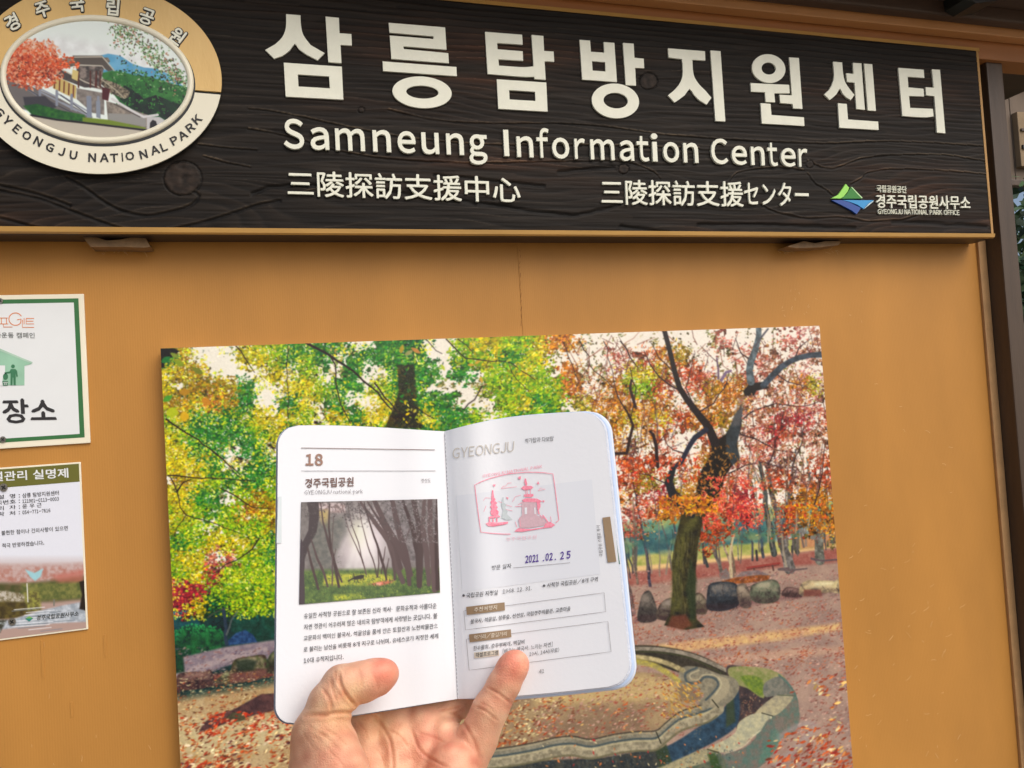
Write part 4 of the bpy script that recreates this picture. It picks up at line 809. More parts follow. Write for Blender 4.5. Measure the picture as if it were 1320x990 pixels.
# ------------------------------------------------------------------ the long sign board
YS = -.055; Z0, Z1 = 1.7713, 2.1492; X1 = 1.3412; XL = -.52
sign = empty('sign_board', (.4,0,Z0), 'long dark wood-grain sign board with cream lettering and oval emblem', 'sign')
def ink_grain():
    p = Ink(-460, -120, 1300, 320, 1.3, (118,118,118), 21)    # height and colour of the blasted grain
    return p
def grain_board():
    nx, ny = 1500, 330; tb = .009
    X = np.linspace(XL+tb, X1-tb, nx+1); Z = np.linspace(Z0+tb, Z1-tb, ny+1); XX, ZZ = np.meshgrid(X, Z)
    P = np.stack([XX, np.full_like(XX, YS), ZZ], -1); px, py = proj(P)
    q = Ink(-620, -130, 1300, 330, 1.4, (0,0,0), 31)
    ix = np.clip(((px-q.x0)*q.k).astype(int), 0, q.w-1); iy = np.clip(((py-q.y0)*q.k).astype(int), 0, q.h-1)
    # slow warp of the growth rings
    def nz(cell, st, o=3): return q.noise(cell, o, (ny+1, nx+1), st)
    q.k = 1.; v = (ZZ-Z0)/(Z1-Z0)
    warp = (nz(90, 3.2)-.5)*1.0*np.clip(1.1-v, .15, 1)+(nz(30, 5)-.5)*.10
    rings = (v**1.35)*27+v*5+warp*7.5
    def knot(kx, ky, rx, ry, amp):                     # rings bend round a knot
        d2 = ((px-kx)/rx)**2+((py-ky)/ry)**2; return amp*np.sign(ky-py)*np.exp(-d2)*(1-np.exp(-np.abs(ky-py)/4.))
    for k in ((232,230,110,46,2.6),(835,105,50,22,1.2),(803,218,70,24,1.6),(1042,215,60,24,1.4),(465,142,26,10,.6)): rings = rings+knot(*k)
    ph = rings % 1.0; line = np.where(ph < .82, ph/.82, (1-ph)/.18)            # slow rise then sharp drop
    fine = nz(3.2, 22, 2); fine2 = nz(7, 12, 2)
    H = line*.0010*np.clip(1.15*v+.15, .25, 1.)+(fine-.5)*.0009+(fine2-.5)*.0005
    # drawn ridges and grooves, in photograph pixels
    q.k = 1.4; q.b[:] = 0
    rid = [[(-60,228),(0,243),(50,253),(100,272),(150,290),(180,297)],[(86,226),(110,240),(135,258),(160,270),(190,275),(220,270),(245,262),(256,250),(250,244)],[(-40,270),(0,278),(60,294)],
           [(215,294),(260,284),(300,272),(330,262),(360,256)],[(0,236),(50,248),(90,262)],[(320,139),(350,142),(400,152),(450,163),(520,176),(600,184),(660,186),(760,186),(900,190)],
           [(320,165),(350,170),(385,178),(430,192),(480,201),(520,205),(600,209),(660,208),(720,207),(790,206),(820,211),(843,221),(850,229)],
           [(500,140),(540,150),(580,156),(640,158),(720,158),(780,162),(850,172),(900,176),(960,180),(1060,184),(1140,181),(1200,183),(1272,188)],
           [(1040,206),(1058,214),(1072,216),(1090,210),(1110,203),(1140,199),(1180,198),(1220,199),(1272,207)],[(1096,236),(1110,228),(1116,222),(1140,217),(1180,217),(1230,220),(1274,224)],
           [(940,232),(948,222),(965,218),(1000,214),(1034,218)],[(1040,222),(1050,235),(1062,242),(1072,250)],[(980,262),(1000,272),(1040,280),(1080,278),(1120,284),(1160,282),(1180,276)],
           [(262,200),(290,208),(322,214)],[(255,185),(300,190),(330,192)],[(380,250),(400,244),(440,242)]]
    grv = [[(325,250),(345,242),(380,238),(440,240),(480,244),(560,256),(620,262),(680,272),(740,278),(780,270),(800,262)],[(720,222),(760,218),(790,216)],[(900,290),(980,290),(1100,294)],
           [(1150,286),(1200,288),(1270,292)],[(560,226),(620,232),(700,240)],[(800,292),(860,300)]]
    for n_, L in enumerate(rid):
        if n_ < 5: q.line(L, 2.4, (110,0,0), soft=2, sm=1); q.line([(a_, b_+3.2) for a_, b_ in L], 3.6, (0,230,0), soft=3, sm=1)  # dark line under the ridge also paints the shade below the step
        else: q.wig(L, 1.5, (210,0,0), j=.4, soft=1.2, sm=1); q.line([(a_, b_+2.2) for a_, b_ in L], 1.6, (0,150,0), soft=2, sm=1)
    for L in grv: q.wig(L, 4.5, (0,255,0), j=.5, soft=3, sm=1)
    for kx, ky, a in ((235,230,25),(835,105,12),(803,218,7),(465,142,4),(1043,212,5)):
        q.line(ell(kx, ky, a, a*.9, 0, 26)+[ell(kx, ky, a, a*.9, 0, 26)[0]], 1.2, (0,255,0), soft=1.2)
        q.poly(ell(kx, ky, a*.9, a*.8, 0, 22), (0,0,255), soft=1.5)
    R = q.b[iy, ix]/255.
    hr = np.random.default_rng(5).random((ny+1, nx+1))
    H = H*(1-R[..., 2]) + R[..., 0]*.0012 - R[..., 1]*.0018 + R[..., 2]*(.0008+(nz(5, 1, 2)-.5)*.0012)
    P[..., 1] = YS-.0012-H
    # colour: near black stain, brown where worn, thin pale wear and sunlit edges painted on the ridges, shade below
    n = nz(60, 4)[..., None]; m = nz(14, 7, 3)[..., None]
    C = np.array([37,31,25.])+(np.array([74,46,30.])-np.array([37,31,25.]))*np.clip((n-.44)*3.2, 0, 1)*np.clip(m*1.6-.3, 0, 1)
    C = C*(1-.55*(1-line[..., None])*(m > .3)*.7)+(fine[..., None]-.5)*20
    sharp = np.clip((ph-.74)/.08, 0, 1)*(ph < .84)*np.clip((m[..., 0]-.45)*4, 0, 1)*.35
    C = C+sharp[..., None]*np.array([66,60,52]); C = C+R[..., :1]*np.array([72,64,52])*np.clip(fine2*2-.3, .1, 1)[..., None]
    C = C*(1-.6*R[..., 1:2]); C = C*(1-R[..., 2:])+R[..., 2:]*(np.array([44,36,30.])*(.5+nz(4, 1, 2)[..., None]))
    i = np.arange((nx+1)*(ny+1)).reshape(ny+1, nx+1); Fc = np.stack([i[:-1, :-1], i[:-1, 1:], i[1:, 1:], i[1:, :-1]], -1).reshape(-1, 4)
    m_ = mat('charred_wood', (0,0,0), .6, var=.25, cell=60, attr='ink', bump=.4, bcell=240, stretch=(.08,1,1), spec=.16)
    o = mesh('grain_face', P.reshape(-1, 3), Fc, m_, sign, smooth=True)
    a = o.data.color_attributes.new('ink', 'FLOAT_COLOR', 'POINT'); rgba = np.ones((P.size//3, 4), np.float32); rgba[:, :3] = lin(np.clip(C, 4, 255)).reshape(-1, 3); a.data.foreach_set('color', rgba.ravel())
grain_board()
SIDE = mat('sign_edge_stain', (50,38,32), .45, .3, 30, bump=.5, stretch=(.1,1,1))
mesh('board', *box(XL, X1, YS+.002, -.004, Z0, Z1, .004), SIDE, sign)
GOLD = mat('gold_edge_paint', (184,142,74), .42, .16, 40, bump=.35, bcell=120, stretch=(.2,1,1), spec=.5)
GOLDV = mat('gold_edge_paint_upright', (176,134,72), .45, .16, 40, bump=.35, bcell=120, spec=.5)
def edge(name, a, b_, horiz, m):                     # chamfered strip on the rim of the board
    x0, x1, za, zb = a[0], b_[0], a[1], b_[1]; t = .0085; yo, yi = YS+.0025, YS-.0022
    if horiz: V = [(x0,yo,za),(x1,yo,za),(x1,YS-.0012,za+b_[2]*.002),(x0,YS-.0012,za+b_[2]*.002),(x0,yi,za+b_[2]*t),(x1,yi,za+b_[2]*t),(x0,YS+.003,za+b_[2]*(t+.0006)),(x1,YS+.003,za+b_[2]*(t+.0006))]
    else: V = [(x0,yo,za),(x0,yo,zb),(x0+b_[2]*.002,YS-.0012,zb),(x0+b_[2]*.002,YS-.0012,za),(x0+b_[2]*t,yi,za),(x0+b_[2]*t,yi,zb),(x0+b_[2]*(t+.0006),YS+.003,za),(x0+b_[2]*(t+.0006),YS+.003,zb)]
    Fc = [[0,1,2,3],[3,2,5,4],[4,5,7,6]]
    return mesh(name, V, Fc, m, sign)
edge('edge_strip', (XL,Z0+.0005), (X1,0,1), True, GOLD); edge('edge_strip', (XL,Z1-.0005), (X1,0,-1), True, GOLD)
edge('edge_strip', (X1-.0005,Z0+.009), (0,Z1-.009,-1), False, GOLDV); edge('edge_strip', (XL+.0005,Z0+.009), (0,Z1-.009,1), False, GOLDV)

SF = plane(YS-.0025)
CREAM = mat('cream_letter_paint', (228,230,212), .5, .05, 60, bump=.25, bcell=200)
def z1_(o, s, pts): return [(o[0]+x/s, o[1]+y/s) for x, y in pts]
a = ((330,10), 4.889)
L1 = [
 ([z1_(*a, curve([(190,45),(188,130),(165,190),(120,235)], n=3)+[(58,270),(115,325)]+curve([(170,305),(215,270),(245,230),(270,265),(320,300)], n=2)+[(388,335),(432,290)]+curve([(345,240),(300,180),(284,120),(280,52)], n=3)),
   z1_(*a, [(438,60),(522,68),(526,165),(600,170),(604,242),(532,238),(538,353),(455,346)]), z1_(*a, [(175,350),(540,375),(550,582),(187,563)])], [z1_(*a, [(263,423),(268,500),(466,512),(460,436)])]),
 ([z1_(*a, [(835,99),(1190,128),(1199,268),(928,246),(930,264),(1210,290),(1214,353),(852,325),(842,179),(1117,201),(1116,184),(840,160)]), z1_(*a, [(797,342),(1261,377),(1264,434),(800,402)]), z1_(*a, ell(1045,536,187,99,4,44))], [z1_(*a, ell(1047,535,102,41,3,36))])]
a = ((600,20), 5.077)
L1 += [
 ([z1_(*a, [(126,111),(368,130),(372,194),(205,183),(208,225),(372,238),(375,300),(213,290),(217,332)]+curve([(280,336),(350,341),(400,341),(443,336)], n=3)+[(430,131),(507,138),(512,236),(574,240),(578,306),(515,303),(522,424),(449,418),(448,404)]+curve([(400,405),(340,402),(143,386)], n=2)), z1_(*a, [(203,421),(526,442),(535,632),(213,613)])], [z1_(*a, [(283,491),(286,553),(456,563),(453,502)])]),
 ([z1_(*a, [(744,163),(812,168),(818,241),(905,247),(901,178),(971,183),(988,438),(761,422)]), z1_(*a, [(1027,183),(1097,188),(1102,281),(1163,286),(1166,348),(1107,345),(1113,462),(1046,458)]), z1_(*a, ell(978,562,155,113,6,44))], [z1_(*a, [(825,302),(829,364),(914,370),(911,309)]), z1_(*a, ell(980,560,80,51,5,36))])]
a = ((850,40), 6.286)
L1 += [
 ([z1_(*a, [(65,145),(364,168),(367,243),(262,237)]+curve([(266,320),(280,380),(320,440),(370,490),(416,545)], n=3)+[(378,600)]+curve([(320,565),(275,520),(240,472),(200,525),(118,583)], n=2)[:-1]+[(118,583),(65,525)]+curve([(120,480),(160,430),(182,370),(184,300),(178,232)], n=3)+[(70,218)]), z1_(*a, [(408,162),(490,168),(529,736),(449,732)])], []),
 ([z1_(*a, ell(880,308,136,115,12,44)), z1_(*a, [(733,426),(1045,440),(1050,508),(925,508),(932,581),(855,577),(850,500),(737,494)]), z1_(*a, [(1046,218),(1124,223),(1153,634),(1078,630),(1073,594),(975,586),(968,520),(1068,525)]), z1_(*a, [(814,588),(895,594),(902,684),(1165,703),(1169,772),(825,752)])], [z1_(*a, ell(880,308,58,49,8,32))])]
a = ((1050,60), 6.947)
L1 += [
 ([z1_(*a, [(159,140),(240,147)]+curve([(246,230),(262,310),(300,375),(350,437)], n=3)+[(318,483)]+curve([(280,460),(245,425),(220,378),(190,430),(130,482)], n=2)[:-1]+[(130,482),(80,433)]+curve([(125,390),(155,330),(168,270),(164,200),(159,140)], n=2)[:-1]), z1_(*a, [(336,150),(412,155),(443,570),(368,562),(352,328),(285,320),(277,243),(342,250)]), z1_(*a, [(437,158),(509,163),(542,580),(470,575)]), z1_(*a, [(202,512),(281,518),(292,657),(562,676),(566,750),(216,730)])], []),
 ([z1_(*a, [(742,195),(970,212),(975,285),(826,273),(832,370),(968,382),(973,450),(838,446),(848,553),(1052,562)]+[(1058,628)]+curve([(1058,628),(1000,637),(900,634),(779,624)], n=2)[1:]), z1_(*a, [(1043,208),(1115,213),(1163,780),(1089,773),(1066,448),(993,440),(987,368),(1060,373)])], [])]
for outs, holes in L1: plate(outs, SF, -.003, .0022, CREAM, sign, 'letter', holes)
def spread(s, xs, yl, yr, hl, hr, bold):              # letters set one by one at their own places
    n = len(s); X0_, X1_ = xs[0][0], xs[-1][1]
    for ch, (xa, xb) in zip(s, xs):
        t = ((xa+xb)/2-X0_)/(X1_-X0_); h = hl+(hr-hl)*t; sl = (yr-yl)/(X1_-X0_); ya = yl+sl*(xa-X0_); yb = yl+sl*(xb-X0_)
        lettering(ch, (xa,ya), (xb,yb), h, SF, CREAM, sign, off=-.003, bold=bold, depth=.0065, name='letter', lean=-.05, res=4)
z5 = lambda *a: [(640+p/3.143, 640+q/3.143) for p, q in a]; z4 = lambda *a: [(350+p/4.4, 350+q/4.4) for p, q in a]
spread('Samneung', z4((71,187),(223,328),(364,530),(576,678),(716,818),(852,950),(992,1090),(1120,1222)), 191.0, 201.0, 35.8, 33.5, .018)
spread('Information', z5((30,50),(82,148),(163,213),(225,294),(316,358),(380,476),(498,555),(568,616),(627,653),(674,738),(756,815)), 201.8, 210.0, 33.6, 31.5, .016)
spread('Center', z5((868,936),(951,1012),(1029,1083),(1096,1136),(1150,1209),(1222,1257)), 210.8, 215.4, 30.5, 29.0, .016)
for s, BL, BR, h in (('三陵探訪支援中心',(371,253),(671,262),33),('三陵探訪支援',(775,264),(958,267),32.5),('センター',(959,264.5),(1042,266.5),30)):
    lettering(s, BL, BR, h, SF, CREAM, sign, off=-.003, bold=.02, ink=True, split='em', depth=.0052, name='letter', lean=-.04)
for s, BL, BR, h, bo, sp_ in (('국립공원공단',(1129.5,248),(1168,249.5),9.2,.015,None),('경주국립공원사무소',(1129,268.3),(1250,270.5),17.5,.035,'em'),):
    lettering(s, BL, BR, h, SF, CREAM, sign, off=-.001, bold=bo, ink=True, split=sp_, depth=.003, name='letter' if sp_ else 'small_lettering', lean=-.05)
lettering('GYEONGJU NATIONAL PARK OFFICE', (1131,276), (1236,277.5), 6.2, SF, CREAM, sign, off=-.001, bold=.0, depth=.003, name='small_lettering')
a = ((1060,180), 5.74)
for col, pts, nm in (((150,220,90),[(62,436),(110,412),(140,372),(168,330),(192,358),(182,385),(155,420),(132,438)],'light_green_peak'),((30,124,30),[(138,439),(175,405),(206,356),(235,385),(262,415),(285,438)],'green_peak'),((190,232,170),[(205,352),(215,355),(250,392),(292,434),(284,437),(246,398)],'pale_sliver'),
                     ((40,146,208),[(142,449),(375,451),(335,474),(298,513),(250,482),(195,462)],'light_blue_wave'),((24,70,150),[(64,450),(138,450),(195,466),(280,508),(248,553),(210,525),(140,488)],'dark_blue_wave'),((206,230,236),[(302,516),(340,474),(376,453),(368,462),(334,490)],'pale_sliver')):
    plate([z1_(*a, pts)], SF, -.002, .0022 if 'sliver' not in nm else .0026, mat('logo_'+nm, col, .4, .05), sign, nm)
# oval emblem
EB = mat('emblem_gold', (222,188,120), .38, .12, 12, bump=.3, stretch=(1,1,.3), col2=(206,168,98)); EW = mat('emblem_ivory', (226,222,200), .4, .04, 10)
OU = dict(cx=126.5, cy=105, a=160, b=121.5); INN = dict(cx=127, cy=106.5, a=124, b=82)
def arc(d, rot, t0, t1, n=60, da=0): return ell(d['cx'], d['cy'], d['a']+da, d['b']+da, rot, n, t0, t1)
ta, tb_ = math.radians(4), math.radians(180+4.5)
up = arc(OU, 3, -math.pi+.035, .07, 70)+arc(INN, 4, -math.pi+.04, .05, 60)[::-1]
lo = arc(OU, 3, .10, math.pi+.0, 70)+arc(INN, 4, .09, math.pi-.0, 60)[::-1]
plate([arc(OU, 3, 0, 2*math.pi, 90, 0)], SF, -.003, .006, BLK, sign, 'emblem_base')
plate([up], SF, .0062, .0092, EB, sign, 'gold_half_ring'); plate([lo], SF, .0062, .0090, EW, sign, 'ivory_half_ring')
def ringtube(d, rot, m, name, r_px, w0):             # rounded rim
    C_ = arc(d, rot, 0, 2*math.pi, 96); n = len(C_); V, Fc = [], []
    for i, (x, y) in enumerate(C_):
        tx, ty = C_[(i+1) % n][0]-C_[i-1][0], C_[(i+1) % n][1]-C_[i-1][1]; L = math.hypot(tx, ty); nx_, ny_ = ty/L, -tx/L
        for j in range(9):
            t = math.pi*j/8; V.append(SF(np.array(x+nx_*math.cos(t)*r_px), np.array(y+ny_*math.cos(t)*r_px), np.array(w0+math.sin(t)*.004)))
    for i in range(n):
        for j in range(8): a_, b_ = i*9+j, ((i+1) % n)*9+j; Fc.append([a_, b_, b_+1, a_+1])
    return mesh(name, V, Fc, m, sign, smooth=True)
ringtube(dict(cx=127, cy=106, a=120, b=78), 4, EW, 'emblem_rim', 4.2, .0085)
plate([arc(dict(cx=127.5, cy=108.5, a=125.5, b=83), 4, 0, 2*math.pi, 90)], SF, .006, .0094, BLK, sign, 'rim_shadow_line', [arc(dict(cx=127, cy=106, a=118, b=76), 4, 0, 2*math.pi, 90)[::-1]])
hall = ink_hall()
def disc_uv(U, V_):
    x = 2*U-1; y = 2*V_-1; X_ = x*np.sqrt(np.clip(1-y*y/2, 0, 1)); Y_ = y*np.sqrt(np.clip(1-x*x/2, 0, 1)); r = math.radians(4)
    a_, b_ = X_*117.5, Y_*75.5; return 127+a_*math.cos(r)-b_*math.sin(r), 106+a_*math.sin(r)+b_*math.cos(r)
ink_sheet('emblem_picture', hall, 300, 220, disc_uv, lambda px, py: SF(px, py, np.full(px.shape, .0096)), ink_mat('emblem_print', .25), sign)
BLACKP = mat('black_letter_paint', (26,24,22), .45)
def glyph_at(s, cx, cy, h, deg, m, off, bold, w_=None, depth=.001, nm='letter'):
    rim = bold > .1; V, Fc = glyphs(s, .02 if rim else bold, .5, 0, 0, 2, 1.)
    if rim:
        n_ = len(V); F0 = Fc; V0 = V; V = np.vstack([V0*(1, 1, 1+.03*j)+(.075*math.cos(j*math.pi/4), .075*math.sin(j*math.pi/4), 0) for j in range(8)]); Fc = [[i+n_*j for i in f] for j in range(8) for f in F0]
    x0, x1 = V[:, 0].min(), V[:, 0].max(); y0, y1 = V[:, 1].min(), V[:, 1].max()
    k = h/(y1-y0) if ord(s[0]) < 256 else h/.88; X_ = (V[:, 0]-(x0+x1)/2)*k*(w_ or 1); Y_ = -(V[:, 1]-(y0+y1)/2)*k; r = math.radians(deg)
    return mesh(nm, SF(cx+X_*math.cos(r)-Y_*math.sin(r), cy+X_*math.sin(r)+Y_*math.cos(r), off+(V[:, 2]+.5)*depth), Fc, m, sign)
for s, x, y, d in (('경',19,34,-27),('주',58,17.5,-18),('국',102,10.5,-6),('립',147.5,14.5,5),('공',191,26.5,20),('원',230,51,37)):
    glyph_at(s, x, y, 20, d, BLACKP, .0090, .16, .95, .001, 'letter_outline'); glyph_at(s, x, y, 20, d, CREAM, .0103, .05, .95, .001)
for s, x, y, d in zip('GYEONGJUNATIONALPARK', [3,13,25,37.5,52,67,82,97,121,136.5,149,159.5,169,186.5,201,212.5,226,236.5,246.5,255], [148.5,159,169.5,178,185.5,193,198.5,203,206,206.3,206.5,205.5,204,201.8,196.3,192.5,184,177.5,167.5,157], [56,48,41,34,28,22,14,8,2,0,-3,-5,-8,-14,-18,-22,-28,-33,-38,-43]):
    glyph_at(s, x, y, 11.0, d, BLACKP, .0090, .028, 1.1, .0008)
# steel fixing lugs below and eye bolts above the board
LUG = mat('weathered_lug', (128,100,66), .6, .35, 60, bump=.5, metal=.2)
s0 = plane(-.001)
for P in ([(110,309),(128,309),(140,313),(156,312),(172,309),(190,310),(196,321),(188,322),(160,321),(120,321)], [(1008,320),(1030,313),(1044,316),(1058,313),(1078,313),(1074,318),(1050,321),(1020,322)]):
    plate([P], plane(-.02), -.016, .014, LUG, sign, 'fixing_lug')
for x, y, w_ in ((1014,33,7.5),(1046,37,9)):
    plate([[(x-w_,y+3)]+ell(x, y+2, w_, 4.4, 5, 12, math.pi, 2*math.pi)+[(x+w_,y+4)]], plane(-.03), -.004, .004, STEEL, sign, 'eye_bolt', [ell(x+.5, y+3.2, w_*.6, 2.2, 5, 12)[::-1]])
# ------------------------------------------------------------------ the big photographic print
pp = empty('photo_print', (.4,-.002,1.2), 'large glossy print of an autumn park mounted on the ochre wall behind the booklet', 'photo print')
YP = -.026; XA, XB, ZA, ZB = float(W(220,720,YP)[0]), float(W(1078,705,YP)[0]), .79, float(W(600,435.6,YP)[2])
mesh('backing_board', *box(XA, XB, YP+.0006, -.0006, ZA, ZB, .0012), mat('white_foam_board', (224,220,208), .6, .04), pp)
park = ink_park()
def pk(U, V_):
    P = np.stack([XA+(XB-XA)*U, np.full(U.shape, YP), ZB+(ZA-ZB)*V_], -1); return proj(P)
def cut(px, py): return W(px, py, YP)
pm = ink_mat('glossy_print', .26)
ink_sheet('picture', park, 1080, 800, pk, cut, pm, pp)
# ------------------------------------------------------------------ two notices at the left
def screw(x, y, surf, parent, r=4.4):
    sc_ = plate([ell(x, y, r, r, 0, 20)], surf, .0, .0016, STEEL, parent, 'screw')
    t = math.radians(35); c, s = math.cos(t), math.sin(t); q = lambda u, v: (x+u*c-v*s, y+u*s+v*c); k = r*.62; w_ = r*.17
    flat([[q(-k,-w_),q(k,-w_),q(k,w_),q(-k,w_)],[q(-w_,-k),q(w_,-k),q(w_,-w_*1.05),q(-w_,-w_*1.05)],[q(-w_,w_*1.05),q(w_,w_*1.05),q(w_,k),q(-w_,k)]], surf, .0018, BLK, sc_, 'screw_slot')
def zr(x0, y0, s): return lambda pts: [(x0+x/s, y0+y/s) for x, y in pts]
n1 = empty('recycling_notice', (-.4,0,1.6), 'white notice with green border, green house picture and bold black Korean word', 'notice')
XN = -.2566; ZT, ZC = 1.6985, 1.4895; XM = XN-.30
WHITE = mat('notice_white', (226,230,230), .35, .03, 10); IVP = mat('notice_margin', (236,230,206), .4, .03, 10); GREEN = mat('notice_green', (52,112,62), .35, .08, 20)
mesh('plate', *box(XM, XN, -.004, -.0005, ZC, ZT, .0008), IVP, n1)
sN = plane(-.004)
def rectw(x0, x1, z0_, z1__, y, m, parent, name): return mesh(name, [(x0,y,z0_),(x1,y,z0_),(x1,y,z1__),(x0,y,z1__)], [[0,1,2,3]], m, parent)
xo, xi_, zo, zi = float(W(105,470,-.004)[0]), float(W(98.8,470,-.004)[0]), float(W(100,384.6,-.004)[2]), float(W(98,390,-.004)[2]); zo2, zi2 = float(W(104,564,-.004)[2]), float(W(102,559.3,-.004)[2])
xl, xm = XM+(XN-xo), XM+(XN-xi_)
mesh('border', [(xl,-.0044,zo2),(xo,-.0044,zo2),(xo,-.0044,zo),(xl,-.0044,zo),(xm,-.0044,zi2),(xi_,-.0044,zi2),(xi_,-.0044,zi),(xm,-.0044,zi)], [[0,1,5,4],[1,2,6,5],[2,3,7,6],[3,0,4,7]], GREEN, n1)
rectw(xm, xi_, zi2, zi, -.0044, WHITE, n1, 'panel')
sP = plane(-.0046); c = zr(0, 370, 4.5); ORP = mat('orange_print', (226,130,60), .4)
ribbons([(c([(-20,180),(45,180)]),.9),(c([(8,180),(8,213)]),.9),(c([(38,180),(38,213)]),.9),(c([(-20,214),(48,214)]),.9),(c([(20,216),(20,232),(72,232)]),.9),(c([(124,170)]+ell(90,186,38,36,0,22,-.5,-5.6)+[(120,208),(122,186),(100,190)]),1.1),
         (c([(130,190),(130,234),(198,234)]),.9),(c([(140,180),(140,216)]),.9),(c([(152,182),(198,182)]),.9),(c([(152,182),(152,214),(198,214)]),.9),(c([(152,198),(194,198)]),.9)], sP, .0002, ORP, n1, 'orange_logo')
GRY = mat('grey_print', (96,100,98), .45); INKB = mat('black_print', (44,42,44), .4)
lettering('화운동 캠페인', (-6,435.5), (45,436), 7.2, sP, GRY, n1, ink=True, bold=.012, name='small_lettering')
flat([c([(-200,437),(-190,425),(-10,355),(0,357),(188,436),(180,448),(142,457),(142,570),(-160,570),(-160,457),(-195,450)])], sP, .0002, mat('pale_green_print', (150,196,168), .4), n1, 'house_picture')
ribbons([(c([(-196,440),(-5,362),(188,440)]),2.2)], sP, .0004, mat('roof_print', (176,206,186), .4), n1, 'house_roof_line')
flat([c([(-60,455),(30,455),(30,530),(16,530),(16,572),(-60,572)])], sP, .0005, WHITE, n1, 'house_doorway')
flat([c(ell(76,460,11,11,0,14)), c([(64,476),(90,476),(100,486),(104,520),(96,520),(92,500),(92,570),(80,570),(78,525),(75,525),(73,570),(62,570),(62,500),(28,503),(27,496),(56,490)]), c(ell(33,520,15,19,0,14)), c([(28,498),(40,498),(37,506),(31,506)]), c([(14,545),(48,545),(46,572),(18,572)])], sP, .0007, mat('deep_green_print', (58,120,84), .4), n1, 'figure_with_bag')
ribbons([(c([(20,553),(46,553)]),.7),(c([(24,560),(42,566)]),.6),(c([(42,560),(24,566)]),.6)], sP, .0009, WHITE, n1, 'bin_marks')
lettering('장소', (4,546), (73.5,545), 32, sP, INKB, n1, ink=True, bold=.05, name='bold_lettering', split=None)
screw(0.5, 388, sP, n1, 3.6); screw(4, 566.5, sP, n1, 4)
n2 = empty('facility_notice', (-.4,0,1.3), 'small notice with olive heading band, phone number lines and faded valley picture', 'notice')
XQ = -.2700; ZT2, ZB2 = 1.4640, 1.2335; XQ0 = XQ-.165
mesh('plate', *box(XQ0, XQ, -.003, -.0005, ZB2, ZT2, .0007), IVP, n2)
vn = ink_notice(); b_ = .0022
def nuv(U, V_): return proj(np.stack([XQ0+b_+(XQ-XQ0-2*b_)*U, np.full(U.shape, -.0032), ZT2-b_+(ZB2-ZT2+2*b_)*V_], -1))
ink_sheet('valley_picture', vn, 200, 280, nuv, lambda px, py: W(px, py, -.0033), ink_mat('notice_print', .3), n2)
zh = float(W(100,621,-.0036)[2])
rectw(XQ0+b_, XQ-b_, zh, ZT2-b_, -.0036, mat('olive_print', (104,104,40), .4, .06), n2, 'heading_band'); s2 = plane(-.0038)
lettering('시설관리 실명제', (-26,621.8), (88.5,615.8), 12.6, s2, WHITE, n2, ink=True, bold=.045, name='heading_lettering', off=.0001)
rows_ = [('시 설  명 :',(-14,644.5),(26,641.5),5.6),('삼릉 탐방지원센터',(29,641.8),(76,638.2),6),('관리번호 :',(-14,651.8),(26,648.5),5.6),('121901-0113-0003',(29,648.6),(76,645.3),4.8),('관 리  자 :',(-14,659),(26,655.8),5.4),('윤 우 근',(29,655.5),(54,653.8),5.6),('연 락  처 :',(-14,666.5),(26,663.2),5.4),('054-771-7616',(29,663),(65,660.2),4.8),
         ('불편한 점이나 건의사항이 있으면',(2,690),(87.5,683.6),6),('적극 반영하겠습니다.',(3,706.5),(57,702.5),6)]
for s, A, B, h in rows_: lettering(s, A, B, h, s2, INKB, n2, off=.0001, ink=True, bold=.012, name='small_lettering')
lettering('경주국립공원사무소', (47.5,799.6), (101.5,793.8), 6.2, s2, mat('dark_grey_print', (54,56,52), .4), n2, off=.0001, ink=True, bold=.03, name='small_lettering', shear=.2)
flat([zr(0,590,4.308)([(140,895),(162,884),(185,892),(162,910)])], s2, .0001, mat('teal_print', (50,130,120), .4), n2, 'small_emblem'); flat([zr(0,590,4.308)([(142,893),(162,880),(183,891)])], s2, .0002, mat('lime_print', (120,180,90), .4), n2, 'small_emblem')
screw(5, 628.3, s2, n2, 5.2); screw(15.8, 801.3, s2, n2, 4.8)
# ------------------------------------------------------------------ the open booklet
def inv_plane(pts):                                   # 1/depth is affine in pixels on a flat sheet
    A = np.array([[x, y, 1] for x, y, z in pts], float); return np.linalg.solve(A, np.array([1/z for x, y, z in pts]))
cL = inv_plane([(358,549,.376),(573,556,.410),(590,901,.381)]); cR = inv_plane([(573,556,.410),(778,531,.404),(590,901,.381)])
def spine_x(y): return 573+(y-556)*17/345
def zpage(px, py, side, bulge=True):
    px = np.asarray(px, float); py = np.asarray(py, float); c = cL if side < 0 else cR
    z = 1/(c[0]*px+c[1]*py+c[2])
    if bulge:
        s = np.clip(np.abs(px-spine_x(py))/215., 0, 1.2)
        z = z-(.0042 if side > 0 else .0022)*(np.exp(-((s-.16)/.13)**2))+.0016*np.exp(-(s/.03)**2)-.0012*s**2
    return z
def page(side, off=0.):                               # surface of a page; w = height above the paper
    def f(px, py, w_=0.):
        z = zpage(px, py, side); return Dp(px, py, z-np.asarray(w_, float)-off)
    return f
PAPER = mat('paper', (228,231,235), .6, .015, 20, bump=.06, bcell=500, spec=.3, sss=0)
BLOCK = mat('page_edges', (214,220,232), .7, .12, 40, bump=.5, bcell=900, stretch=(1,1,1))
COVER = mat('booklet_cover', (196,210,232), .4, .04, 20)
ct = Dp(580, 730, .40); book = empty('booklet', tuple(ct), 'open white park stamp booklet held up in one hand, pink stamp on its right page', 'booklet')
